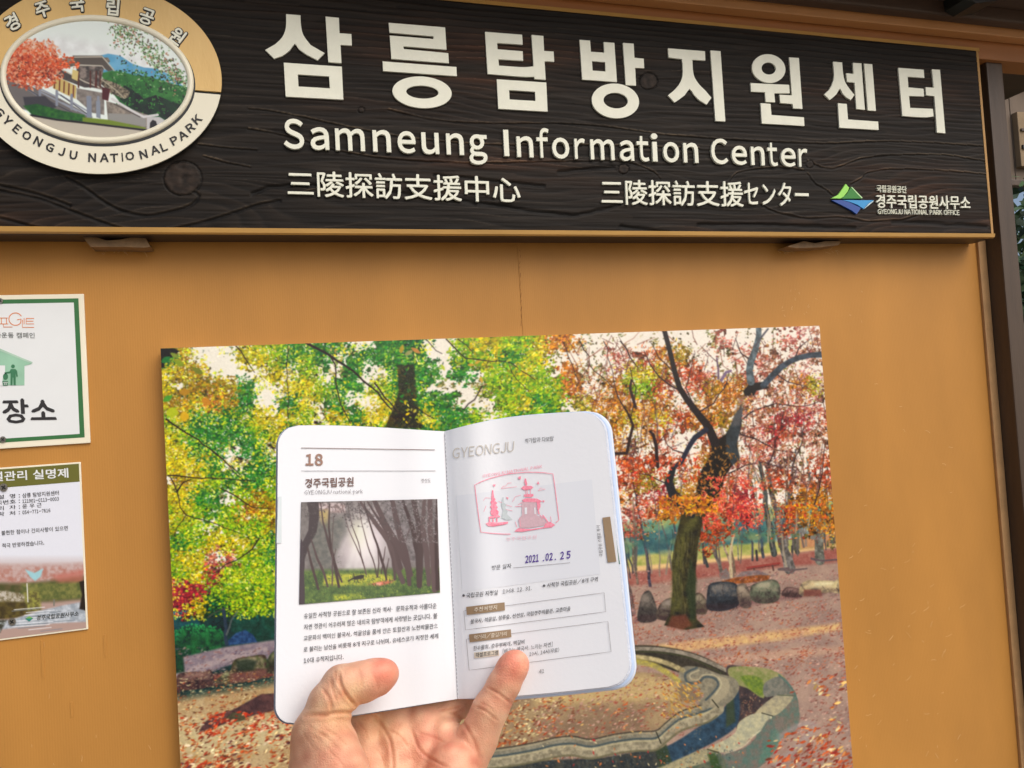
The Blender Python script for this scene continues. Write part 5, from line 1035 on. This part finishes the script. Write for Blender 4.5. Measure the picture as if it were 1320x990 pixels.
def outline(side, nt_=46):                            # (spine x, outer x, y at spine, y at edge) per row, corners rounded
    rows = []; r = 26. if side < 0 else 30.
    t = np.concatenate([np.linspace(0, .09, 12)[:-1], np.linspace(.09, .91, 22), np.linspace(.91, 1, 12)[1:]])
    for q in t:
        if side < 0: T, B, TS, BS = (358.5,549), (355,936), (573,556), (590,901)
        else: T, B, TS, BS = (777,529.5), (814,882), (573,556), (590,901)
        H = B[1]-T[1]; d = min(q, 1-q)*H; sh = r-math.sqrt(max(r*r-(r-d)**2, 0)) if d < r else 0
        ox = T[0]+(B[0]-T[0])*q; sx = TS[0]+(BS[0]-TS[0])*q
        rows.append((sx, ox-side*sh, TS[1]+(BS[1]-TS[1])*q, T[1]+(B[1]-T[1])*q, q, ox))
    return rows
def page_mesh(name, side, m, off=0., grow=0., thick=.0, ns=64):
    V, Fc = [], []; rows = outline(side); u = np.linspace(0, 1, ns)**1.0
    for sx, ox, ys, ye, q, oxf in rows:
        o_ = ox+side*grow; x = sx+(o_-sx)*u; k = (x-sx)/(oxf-sx)     # height runs from the spine's to the edge's
        y = ys+(ye-ys)*k
        e = (1-q)**4-(q**4)*.35
        if side > 0: y = y-e*9*np.sin(np.pi*np.clip(k, 0, 1))**1.0*(1-k*.55)
        else: y = y-e*3.0*np.sin(np.pi*np.clip(k, 0, 1)**1.3)
        y = y+grow*max(q-.5, -.08)*1.1*np.clip(k*3, 0, 1)
        V.append(page(side, -off)(x, y))
    V = np.array(V); nr = len(rows); P = V.reshape(-1, 3); i = np.arange(nr*ns).reshape(nr, ns)
    Fc = [[int(i[a, b_]), int(i[a+1, b_]), int(i[a+1, b_+1]), int(i[a, b_+1])][::(1 if side > 0 else -1)] for a in range(nr-1) for b_ in range(ns-1)]
    if thick:                                         # a back sheet and side walls: a block of pages
        n = len(P); c = CAM; d = P-c; d = d/np.linalg.norm(d, axis=1)[:, None]; P2 = P+d*thick; P = np.vstack([P, P2]); Fc += [[j+n for j in f][::-1] for f in Fc]
        rim = [int(i[0, b_]) for b_ in range(ns)]+[int(i[a, ns-1]) for a in range(1, nr)]+[int(i[nr-1, b_]) for b_ in range(ns-2, -1, -1)]+[int(i[a, 0]) for a in range(nr-2, 0, -1)]
        for a in range(len(rim)): p, q2 = rim[a], rim[(a+1) % len(rim)]; Fc.append([p, q2, q2+n, p+n])
    return mesh(name, P, Fc, m, book, smooth=True)
page_mesh('left_page', -1, PAPER); page_mesh('right_page', 1, PAPER)
page_mesh('page_block', -1, BLOCK, off=.0010, grow=-1.2, thick=.0022); page_mesh('page_block', 1, BLOCK, off=.0008, grow=3.2, thick=.0016)
page_mesh('page_leaf', 1, mat('pale_blue_leaf', (196,214,240), .5, .03), off=.0026, grow=7.5, thick=.0003)
page_mesh('page_leaf', 1, PAPER, off=.0032, grow=8.8, thick=.0003); page_mesh('page_leaf', -1, mat('grey_leaf', (196,204,214), .5, .05), off=.0036, grow=1.4, thick=.0003)
page_mesh('cover', -1, COVER, off=.0042, grow=2.2, thick=.0008); page_mesh('cover', 1, COVER, off=.0042, grow=9.5, thick=.0008)
# stitched fold line
FOLD = mat('fold_thread', (176,178,186), .8)
SL, SR = page(-1), page(1)
L = []; y = 560.
while y < 898: L.append(([(spine_x(y)+.2, y), (spine_x(y+3.2)+.2, y+3.2)], .7)); y += 5.2
ribbons(L, SR, .0005, FOLD, book, 'stitching')
BR_ = mat('brown_ink', (150,116,100), .6); BRD = mat('deep_brown_ink', (116,88,80), .6); GI = mat('grey_ink', (84,84,88), .6); GL = mat('light_grey_ink', (150,146,148), .6); TAN = mat('tan_ink', (206,201,192), .6); TAB = mat('tab_brown_ink', (152,128,98), .5)
HL = .0005
def tx(s, BL, BRt, h, surf, m, bold=0., ink=True, res=1, **k): return lettering(s, BL, BRt, h, surf, m, book, off=HL, ink=ink, bold=bold, name='printed_text', res=res, **k)
ribbons([([(388.4+i*17.2, 577.4+i*.25) for i in range(11)], .8)], SL, HL, BRD, book, 'rule_line')
ribbons([([(388.4+i*17.3, 607) for i in range(11)], .6)], SL, HL, GL, book, 'rule_line')
tx('18', (394,600.3), (416.3,600.3), 15.4, SL, BR_, bold=.035, res=3, lean=.0)
tx('경주국립공원', (393.4,629.3), (456,627), 12.4, SL, BRD, bold=.05, lean=0)
tx('GYEONGJU', (392.4,637.6), (427.5,636.8), 5.8, SL, GL, lean=0); tx('national park', (430,638.2), (467.6,637.4), 7.2, SL, GL, lean=0)
tx('경상도', (543,622.5), (555.3,622.3), 5.6, SL, GL, lean=0)
forest = ink_forest()
ink_sheet('forest_picture', forest, 220, 160, quad((388.2,647.3),(563.7,643.2),(567.4,763.8),(385.6,779.3)), lambda px, py: SL(px, py, np.full(px.shape, HL)), ink_mat('page_print', .5), book)
for s, A, B in (('유일한 사적형 공원으로 잘 보존된 신라 역사·문화유적과 아름다운',(392,797.6),(563,784.2)),('자연 경관이 어우러져 많은 내외국 탐방객에게 사랑받는 곳입니다. 불',(392,812),(563.8,797.2)),
                ('교문화의 백미인 불국사, 석굴암을 품에 안은 토함산과 노천박물관으',(391.6,826.6),(564.4,810.4)),('로 불리는 남산을 비롯해 8개 지구로 나뉘며, 유네스코가 지정한 세계',(391.6,841.2),(565,823.4)),('10대 유적지입니다.',(391.6,855.4),(443,850.2))):
    tx(s, A, B, 7.2, SL, GI, lean=.0, bold=.016)

def patch(TL, TR, BRt, BLt, surf, off, m, name, nx=24, ny=8):
    f = quad(TL, TR, BRt, BLt); U, V_ = np.meshgrid(np.linspace(0, 1, nx+1), np.linspace(0, 1, ny+1)); px, py = f(U, V_); P = surf(px, py, np.full(px.shape, off)).reshape(-1, 3)
    i = np.arange((nx+1)*(ny+1)).reshape(ny+1, nx+1); return mesh(name, P, np.stack([i[:-1, :-1], i[1:, :-1], i[1:, 1:], i[:-1, 1:]], -1).reshape(-1, 4), m, book, smooth=True)
patch((588,639),(763,618),(774,740),(596,763), SR, .00014, mat('pale_tint', (221,225,231), .6, .01), 'tint_panel')
tx('GYEONGJU', (583,591.4), (662.4,582), 13.6, SR, TAN, lean=.05, res=3)
tx('석가탑과 다보탑', (676.5,571.6), (713.5,568.4), 6.6, SR, GI, lean=.05)
PINK = mat('pink_stamp_ink', (242,132,158), .6, .12, 900, col2=(244,176,190)); PINKD = mat('pink_stamp_ink_deep', (240,112,142), .6, .15, 900, col2=(244,168,184)); PG = mat('stamp_grey_pink', (212,180,188), .6, .12, 700); GG = mat('stamp_grey', (196,206,208), .6, .1, 700)
s_ = zr(600, 590, 8.25)
ribbons([(s_([(480,812),(400,812),(280,804),(165,792),(140,620),(118,450),(98,290),(180,250),(260,220),(350,195),(450,172),(560,160),(660,154),(750,155),(840,160),(930,172),(950,300),(975,500),(995,665),(960,690)]), 1.0)], SR, HL, PINK, book, 'stamp_frame')
tx('GYEONGJU NATIONAL PARK', s_([(180,212)])[0], s_([(815,108)])[0], 4.0, SR, PINK, lean=.05)
tx('경주국립공원', s_([(430,890)])[0], s_([(755,860)])[0], 4.8, SR, mat('faint_pink_ink', (238,196,206), .6), lean=.05)
def P_(*a): return s_(list(a))
flat([P_((284,345),(296,345),(304,420),(320,440),(316,460),(340,480),(326,500),(345,530),(330,545),(355,575),(345,610),(275,610),(265,575),(280,545),(262,520),(278,500),(265,470),(280,450),(274,430)), P_((215,700),(250,685),(350,690),(455,680),(450,700),(400,715),(300,732),(240,728)), P_((245,630),(300,612),(350,608),(370,625),(365,632),(250,650)),
      P_((248,650),(262,648),(264,685),(250,687)), P_((285,648),(300,646),(302,683),(288,684)), P_((325,644),(340,642),(342,682),(328,683)),
      P_((630,220),(644,222),(658,280),(650,300),(640,300),(626,260)), P_((590,325),(620,300),(700,300),(722,315),(700,335),(620,345)), P_((620,390),(720,385),(725,405),(700,420),(625,415)), P_((600,450),(640,430),(760,435),(820,465),(780,475),(620,470)),
      P_((755,465),(795,470),(800,520),(780,560),(792,600),(772,600),(760,520)), P_((520,785),(560,750),(700,760),(850,735),(950,715),(920,740),(820,752),(600,790)), P_((850,700),(900,680),(955,716),(900,742),(830,745)),
      P_((288,285),(325,285),(305,312)), P_((560,205),(590,195),(588,230),(565,228)), P_((760,280),(772,248),(788,282)), P_((820,450),(845,462),(825,478)), P_((430,415),(460,425),(450,446))], SR, HL, PINKD, book, 'stamp_pagoda')
flat([P_((600,475),(700,455),(745,470),(760,610),(880,690),(840,720),(700,745),(575,745),(560,660),(600,610))], SR, HL*.9, PG, book, 'stamp_pagoda_body')
flat([P_((628,530),(655,528),(655,600),(630,602)), P_((730,530),(745,530),(748,600),(734,600))], SR, HL*1.2, PAPER, book, 'stamp_gaps')
flat([P_((395,420),(405,420),(410,480),(440,500),(420,530),(450,570),(440,600),(500,655),(440,665),(380,640),(400,560),(380,500))], SR, HL*.9, GG, book, 'stamp_shadow_tower')
ribbons([(P_((380,328),(400,305),(430,300),(450,270),(490,268)),.5),(P_((380,328),(460,318),(548,308)),.5),(P_((775,350),(800,322),(850,335),(775,350)),.5),(P_((190,455),(215,425),(260,430)),.5),(P_((195,575),(220,510)),.5),(P_((500,470),(530,415),(590,398)),.5),(P_((430,500),(495,520)),.5),(P_((430,550),(500,565)),.5),
         (P_((530,680),(548,740)),.6),(P_((575,640),(590,740)),.6),(P_((905,625),(915,680)),.6),(P_((350,460),(390,480)),.5),(P_((300,560),(302,610)),.4),(P_((640,340),(645,390)),.7),(P_((690,335),(692,390)),.7),(P_((655,340),(660,386)),.7),(P_((560,500),(610,470)),.7),(P_((530,520),(600,515)),.7),(P_((820,610),(860,660),(880,690)),1.6),(P_((790,610),(830,650)),1.2)], SR, HL, PINK, book, 'stamp_detail')
PUR = mat('purple_date_ink', (88,62,150), .6, .2, 800)
for s, x0, x1 in (('2021',677,694.3),('.',699.5,701.4),('02',703,712.3),('.',715,716.8),('2',722,726.8),('5',730,735.3)):
    f = lambda x: 726.2-(x-677)*.108
    lettering(s, (x0,f(x0)), (x1,f(x1)), 10.2 if s != '.' else 1.9, SR, PUR, book, off=HL, bold=.03, ink=True, lean=.05, name='stamped_date', res=2)
tx('방문 일자', (634,735.2), (659,732.4), 6.4, SR, GI, lean=.05); ribbons([([(661.5+i*10.5, 732-i*.95) for i in range(8)], .5)], SR, HL, GL, book, 'rule_line')
tx('국립공원 지정일', (601,771), (641.5,766.8), 6.6, SR, GI, lean=.06, bold=.014); tx('1968. 12. 31.', (648,765.2), (685.5,760.6), 5.4, SR, GI, lean=.06)
tx('사적형 국립공원/8개 구역', (705,758), (770.4,749.8), 6.8, SR, GI, lean=.06, bold=.014)
flat([ell(597.6,767.6,1.7,1.7,0,10), ell(701.4,755,1.7,1.7,0,10)], SR, HL, GI, book, 'bullet_mark')
def lineof(a, b_, n=8): return [(a[0]+(b_[0]-a[0])*i/n, a[1]+(b_[1]-a[1])*i/n) for i in range(n+1)]
ribbons([(lineof((651,781),(778.7,764))+[(781,788.5)]+lineof((781,788.5),(600,812), 12)[1:]+[(598,787.5),(601,786.8)], .55)], SR, HL, GL, book, 'text_frame')
ribbons([(lineof((659,816.8),(783.7,801))+[(787.8,840)]+lineof((787.8,840),(604.7,864), 12)[1:]+[(601.2,824),(604.7,823.4)], .55)], SR, HL, GL, book, 'text_frame')
patch((601,782.3),(650.4,776.4),(651,786.8),(601.8,792.6), SR, HL*1.3, TAB, 'brown_label', 10, 2); patch((604.5,817.8),(658.5,811.2),(659.2,821.3),(605.5,828), SR, HL*1.3, TAB, 'brown_label', 10, 2)
PL = mat('pale_text_ink', (232,222,204), .6)
lettering('추천여행지', (611,789), (640.5,785.6), 6, SR, PL, book, off=HL*1.9, ink=True, bold=.02, lean=.06, name='label_text', res=1); lettering('먹거리/즐길거리', (611,825), (653,819.8), 6.2, SR, PL, book, off=HL*1.9, ink=True, bold=.02, lean=.06, name='label_text', res=1)
tx('불국사, 석굴암, 삼릉숲, 신선암, 국립경주박물관, 교촌마을', (606.5,804.8), (735.3,787.6), 6.4, SR, GI, lean=.06, bold=.014)
tx('한우물회, 순두부찌개, 떡갈비', (610,839.2), (675.8,830.6), 6.4, SR, GI, lean=.06, bold=.014)
patch((611,841.2),(643,837.4),(643.6,845),(611.6,848.6), SR, HL*.9, mat('pale_tan_label', (212,202,184), .6), 'tan_label', 8, 2)
tx('해설프로그램', (613,847.6), (642,844), 6, SR, GI, lean=.06, bold=.02); tx('[배우는 불국사, 느끼는 자연]', (648,843), (712,833.8), 6.6, SR, GI, lean=.06); tx('10시, 14시(무료)', (682,846.6), (720.6,840.8), 6.4, SR, GI, lean=.06)
tx('41', (695,868), (701.4,867.4), 5, SR, GI, lean=.05)
tx('국립공원 스탬프 투어', (777.6,717), (773.6,677), 5, SR, GI, lean='perp')
patch((776.6,667.2),(786.5,666),(794.6,724),(783.4,725.2), SR, HL, TAB, 'edge_tab', 3, 10)
page_tab = patch((786.5,668),(790.5,670),(799.2,727),(794.6,727.5), page(1, -.0006), 0, mat('green_tab', (60,116,96), .5), 'edge_tab', 1, 10)
patch((350.6+8,640),(363,640),(363,700),(355.5+1,700), SL, HL, mat('pale_teal_tab', (208,218,220), .6), 'edge_tab', 2, 8)
# ------------------------------------------------------------------ the hand: one continuous skin grown from a distance field
# working space: x, y in photograph pixels, d in the same unit (0.38 mm) away from the viewer
def hand_build():
    S = 2.0; x0, x1, y0, y1, d0, d1 = 330, 740, 690, 1420, -210, 130
    gx = np.arange(x0, x1, S, dtype=np.float32); gy = np.arange(y0, y1, S, dtype=np.float32); gd = np.arange(d0, d1, S, dtype=np.float32)
    D = np.full((len(gx), len(gy), len(gd)), 60., np.float32)
    def cap(pts, k, G=D):                              # tapered chain; k = how softly it melts into what is there
        P = [np.array(p[:3], np.float32) for p in pts]; Rr = [p[3] for p in pts]
        for i in range(len(P)-1):
            a, b_, ra, rb = P[i], P[i+1], Rr[i], Rr[i+1]; pad = max(ra, rb)+k+8
            lo_ = np.minimum(a, b_)-pad; hi_ = np.maximum(a, b_)+pad
            sl = []
            for g_, l, h in zip((gx, gy, gd), lo_, hi_): i0, i1 = np.searchsorted(g_, l), np.searchsorted(g_, h); sl.append(slice(i0, i1))
            X, Y, Z = gx[sl[0]][:, None, None], gy[sl[1]][None, :, None], gd[sl[2]][None, None, :]
            v = b_-a; L = float(v@v); t = np.clip(((X-a[0])*v[0]+(Y-a[1])*v[1]+(Z-a[2])*v[2])/L, 0, 1)
            dd = np.sqrt((X-a[0]-t*v[0])**2+(Y-a[1]-t*v[1])**2+(Z-a[2]-t*v[2])**2)-(ra+(rb-ra)*t)
            T = G[sl[0], sl[1], sl[2]]; kk = k if i == 0 else min(k, 6.)
            h = np.clip(.5+.5*(T-dd)/kk, 0, 1); T[:] = T*(1-h)+dd*h-kk*h*(1-h)
    # palm: metacarpals, thenar and hypothenar mounds, wrist, forearm
    cap([(480,1210,-60,56),(500,1120,-30,48),(470,985,14,33),(468,925,34,27)], 10)
    cap([(500,1200,-55,50),(515,1080,-18,44),(510,965,22,32),(507,912,42,26)], 22)
    cap([(515,1200,-55,50),(545,1080,-14,42),(548,975,18,32),(543,925,38,26)], 22)
    cap([(540,1200,-60,48),(570,1080,-22,44),(580,985,6,34),(573,948,22,24)], 22)
    cap([(560,1170,-66,44),(578,1060,-40,46),(584,988,-14,33)], 26)
    cap([(478,1190,-80,52),(432,1090,-74,56),(424,1010,-72,54),(418,960,-78,42)], 28)
    cap([(500,1150,-60,60),(510,1250,-80,62),(515,1420,-110,66)], 30); cap([(480,1150,-66,52),(478,1250,-86,54),(478,1420,-116,58)], 30); cap([(548,1180,-66,50),(552,1270,-86,52),(556,1420,-110,56)], 30)
    # thumb, bent over the left page
    cap([(424,985,-78,46),(414,945,-86,33),(426,908,-88,28.5),(443,884,-84,27)], 16)
    cap([(443,884,-84,27),(466,879,-76,26.5),(486,872,-68,24),(496,867.5,-64,18.5)], 8)
    # fingers behind the booklet
    cap([(468,925,34,25),(455,850,62,22),(452,790,66,20),(456,745,60,17)], 10)
    cap([(507,912,42,25),(505,830,68,22),(508,765,72,20),(512,715,64,17)], 10)
    cap([(548,938,36,25),(580,912,52,22),(618,868,66,21),(640,815,66,18),(648,790,62,16)], 9)
    # little finger, in front of the right page
    cap([(596,992,8,29),(614,955,4,26),(633,913,-4,22.5),(650,882,-8,21),(660,862,-9,20),(663.5,856,-9,19)], 7)
    # surface nets
    ins = D < 0; c = np.zeros(tuple(n-1 for n in D.shape), np.int8)
    for a in (0, 1):
        for b_ in (0, 1):
            for e in (0, 1): c += ins[a:a+c.shape[0], b_:b_+c.shape[1], e:e+c.shape[2]]
    act = (c > 0) & (c < 8); idx = np.full(c.shape, -1, np.int32); n = int(act.sum()); idx[act] = np.arange(n); I, J, K = np.nonzero(act)
    acc = np.zeros((n, 3)); cnt = np.zeros(n)
    cor = [(a, b_, e) for a in (0, 1) for b_ in (0, 1) for e in (0, 1)]
    for p in cor:
        for q in cor:
            if sum(abs(p[i]-q[i]) for i in range(3)) != 1 or p > q: continue
            A = D[I+p[0], J+p[1], K+p[2]]; B = D[I+q[0], J+q[1], K+q[2]]; m = (A < 0) != (B < 0); t = np.where(m, A/(A-B+1e-12), 0)
            for i in range(3): acc[:, i] += np.where(m, p[i]+(q[i]-p[i])*t, 0)
            cnt += m
    V = (acc/cnt[:, None]+np.stack([I, J, K], -1))*S+np.array([x0, y0, d0]); Fc = []
    for ax in range(3):
        u, w_ = [(1, 2), (2, 0), (0, 1)][ax]
        sh = list(D.shape); A = ins.take(range(sh[ax]-1), ax); B = ins.take(range(1, sh[ax]), ax); e = np.argwhere(A != B)
        e = e[(e[:, u] > 0) & (e[:, w_] > 0) & (e[:, u] < sh[u]-1) & (e[:, w_] < sh[w_]-1)]
        fl = ins[e[:, 0], e[:, 1], e[:, 2]]
        def g_(du, dw): q = e.copy(); q[:, u] -= du; q[:, w_] -= dw; return idx[q[:, 0], q[:, 1], q[:, 2]]
        Q = np.stack([g_(1, 1), g_(0, 1), g_(0, 0), g_(1, 0)], -1); Q[~fl] = Q[~fl][:, ::-1]; Fc.append(Q)
    Fc = np.vstack(Fc); Fc = Fc[(Fc >= 0).all(1)]
    E_ = np.vstack([Fc[:, [0, 1]], Fc[:, [1, 2]], Fc[:, [2, 3]], Fc[:, [3, 0]]])
    def smooth(V, it, lam):
        for _ in range(it):
            s = np.zeros_like(V); k = np.zeros(len(V))
            for i in range(3): s[:, i] = np.bincount(E_[:, 0], V[E_[:, 1], i], len(V))+np.bincount(E_[:, 1], V[E_[:, 0], i], len(V))
            k = np.bincount(E_[:, 0], minlength=len(V))+np.bincount(E_[:, 1], minlength=len(V)); V = V+(s/np.maximum(k, 1)[:, None]-V)*lam
        return V
    V = smooth(V, 5, .5)
    # normals
    a, b_, c_ = V[Fc[:, 0]], V[Fc[:, 1]], V[Fc[:, 2]]; fn = np.cross(b_-a, c_-a); N = np.zeros_like(V)
    for j in range(4):
        for i in range(3): N[:, i] += np.bincount(Fc[:, j], fn[:, i], len(V))
    N /= np.linalg.norm(N, axis=1)[:, None]+1e-9
    front = N[:, 2] < .25 if N[np.argmin(V[:, 2]), 2] < 0 else N[:, 2] > -.25
    sg = 1 if N[np.argmin(V[:, 2]), 2] < 0 else -1
    tone = np.zeros(len(V)); red = np.zeros(len(V))
    def crease(P, w_, dep, ar=lambda V: np.ones(len(V), bool), tn=1.):
        P = curve(P, n=4); m = front & ar(V); X, Y = V[m, 0], V[m, 1]; d = np.full(len(X), 1e9); tt = np.zeros(len(X))
        for i in range(len(P)-1):
            ax_, ay = P[i]; vx, vy = P[i+1][0]-ax_, P[i+1][1]-ay; t = np.clip(((X-ax_)*vx+(Y-ay)*vy)/(vx*vx+vy*vy+1e-9), 0, 1); q = np.hypot(X-ax_-t*vx, Y-ay-t*vy); up = q < d; d[up] = q[up]; tt[up] = (i+t[up])/(len(P)-1)
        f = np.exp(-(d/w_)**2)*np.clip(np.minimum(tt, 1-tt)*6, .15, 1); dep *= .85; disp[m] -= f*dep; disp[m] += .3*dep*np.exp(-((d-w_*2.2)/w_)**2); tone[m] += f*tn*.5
    disp = np.zeros(len(V)); zz = zr(340, 820, 3.474)
    near = lambda d: (lambda V: V[:, 2] < d)
    crease(zz([(335,165),(345,215),(365,255),(392,290),(405,308)]), 1.8, 3.2); crease(zz([(262,235),(285,265),(300,300),(305,340)]), 2.0, 1.3); crease(zz([(320,150),(325,190),(345,230)]), 1.6, 1.2); crease(zz([(300,190),(310,240),(325,290)]), 1.8, .8)
    crease(zz([(480,150),(505,200),(512,240)]), 1.8, .5, tn=.5); crease(zz([(425,150),(440,185),(436,230)]), 1.8, .5, tn=.5)
    crease(zz([(190,362),(230,352),(270,355),(320,345),(390,343),(440,350)]), 2.4, 2.2)
    crease(zz([(480,345),(510,375),(540,420),(565,470),(576,530),(578,600),(560,700)]), 2.0, 1.8); crease(zz([(660,420),(675,455),(690,495),(720,530),(770,560),(830,590)]), 1.8, 1.7)
    crease(zz([(540,410),(600,440),(630,470),(650,500)]), 1.6, .8); crease(zz([(690,430),(760,450),(820,480)]), 1.6, .5)
    for P in ([(220,440),(260,480),(310,530)],[(250,430),(300,470),(350,520)],[(200,400),(240,430),(290,450)],[(280,420),(330,450),(380,500)],[(170,420),(200,470),(240,520)],[(360,400),(400,440),(430,490)],[(300,520),(340,560),(370,600)],[(420,380),(450,420),(470,470)],[(620,380),(600,420),(590,460)],[(500,500),(530,540),(545,590)],[(640,540),(680,560),(730,600)]): crease(zz(P), 1.5, .45, tn=.45)
    crease(zz([(1005,232),(1040,250),(1075,275),(1108,302)]), 1.6, 1.7); crease(zz([(950,318),(985,330),(1015,352),(1042,376)]), 1.6, 1.5); crease(zz([(972,300),(1005,315),(1035,340)]), 1.4, .7)
    crease(zz([(820,345),(860,355),(890,380),(920,430),(950,490),(968,560)]), 2.0, 1.4); crease(zz([(790,335),(830,330),(880,318)]), 1.5, 1.0); crease(zz([(850,345),(890,330)]), 1.3, .8)
    rg2 = np.random.default_rng(2); low = sum(np.sin(V@rg2.normal(0, .05, 3)+rg2.uniform(0, 6))*.16 for _ in range(7))
    V = V+N*sg*0+N*(disp+low)[:, None]*(1 if (N[np.argmin(V[:, 2]), 2] < 0) else -1)
    blob = lambda x, y, d, r: np.exp(-(((V[:, 0]-x)/r)**2+((V[:, 1]-y)/r)**2+((V[:, 2]-d)/(r*1.3))**2))
    red = 1.0*blob(492,868,-70,26)+.55*blob(440,880,-95,22)*0+.9*blob(664,856,-14,26)+.35*blob(560,960,-20,40)+.3*blob(430,985,-110,45)+.35*blob(600,990,-20,30)+.3*blob(640,905,-14,18)
    yel = .8*blob(450,905,-90,22)+.6*blob(480,925,0,30)+.5*blob(425,930,-110,26)
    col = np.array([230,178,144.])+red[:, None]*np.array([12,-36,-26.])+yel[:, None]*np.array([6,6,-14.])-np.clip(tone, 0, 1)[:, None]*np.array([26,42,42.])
    mott = sum(np.sin(V@rg2.normal(0, .14, 3)+rg2.uniform(0, 6)) for _ in range(9))[:, None]; col = col+mott*np.array([2.2,3.8,3.2])
    W3 = Dp(V[:, 0], V[:, 1], .375+V[:, 2]*.00038)
    SK = mat('skin', (0,0,0), .5, var=.07, cell=260, attr='tone', bump=.45, bcell=1300, sss=.25, spec=.45)
    t = empty('hand', tuple(Dp(505, 1200, .355)), 'left hand, palm toward the viewer, holding the open booklet with thumb and little finger', 'hand')
    if N[np.argmin(V[:, 2]), 2] > 0: Fc = Fc[:, ::-1]
    o = mesh('skin', W3, Fc, SK, t, smooth=True); at = o.data.color_attributes.new('tone', 'FLOAT_COLOR', 'POINT'); r4 = np.ones((len(V), 4), np.float32); r4[:, :3] = lin(np.clip(col, 0, 255)); at.data.foreach_set('color', r4.ravel())
    # nails lie on the far side of the finger tips, their rims just showing
    NM = mat('nail', (226,180,160), .25, .05, 60, spec=.6)
    for (cx_, cy_, cd, ux, uy, hw, hl, dn, tilt) in ((494,866,-62,.96,-.2,14,16,19,0),(666,852,0,.45,-.88,11,13,14,0),(456,742,62,.05,-1,11,13,14,0),(512,712,66,.05,-1,11,13,14,0),(649,788,64,.3,-.95,10,12,13,0)):
        Vn, Fn = [], []; L = math.hypot(ux, uy); ux, uy = ux/L, uy/L; vx, vy = -uy, ux
        for i in range(9):
            for j in range(9):
                a_, b2 = i/4-1, j/4-1; k = math.sqrt(max(1-.35*a_**4-.0*b2, .2)); wv = b2*hw*k; dep = dn-abs(b2)**2*7-a_*a_*2
                X_, Y_, D_ = cx_+ux*a_*hl*.8+vx*wv*math.cos(tilt), cy_+uy*a_*hl*.8+vy*wv*math.cos(tilt), cd+dep+wv*math.sin(tilt)
                if tilt: Y_ -= (dep-dn*.4)*.85; D_ = cd+dep*.35+wv*.55
                Vn.append(Dp(np.array(X_), np.array(Y_), .375+D_*.00038))
        for i in range(8):
            for j in range(8): a_ = i*9+j; Fn.append([a_, a_+1, a_+10, a_+9])
        mesh('fingernail', Vn, Fn, NM, t, smooth=True)
hand_build()
bpy.data.objects.remove(_ko); bpy.data.curves.remove(_kc)
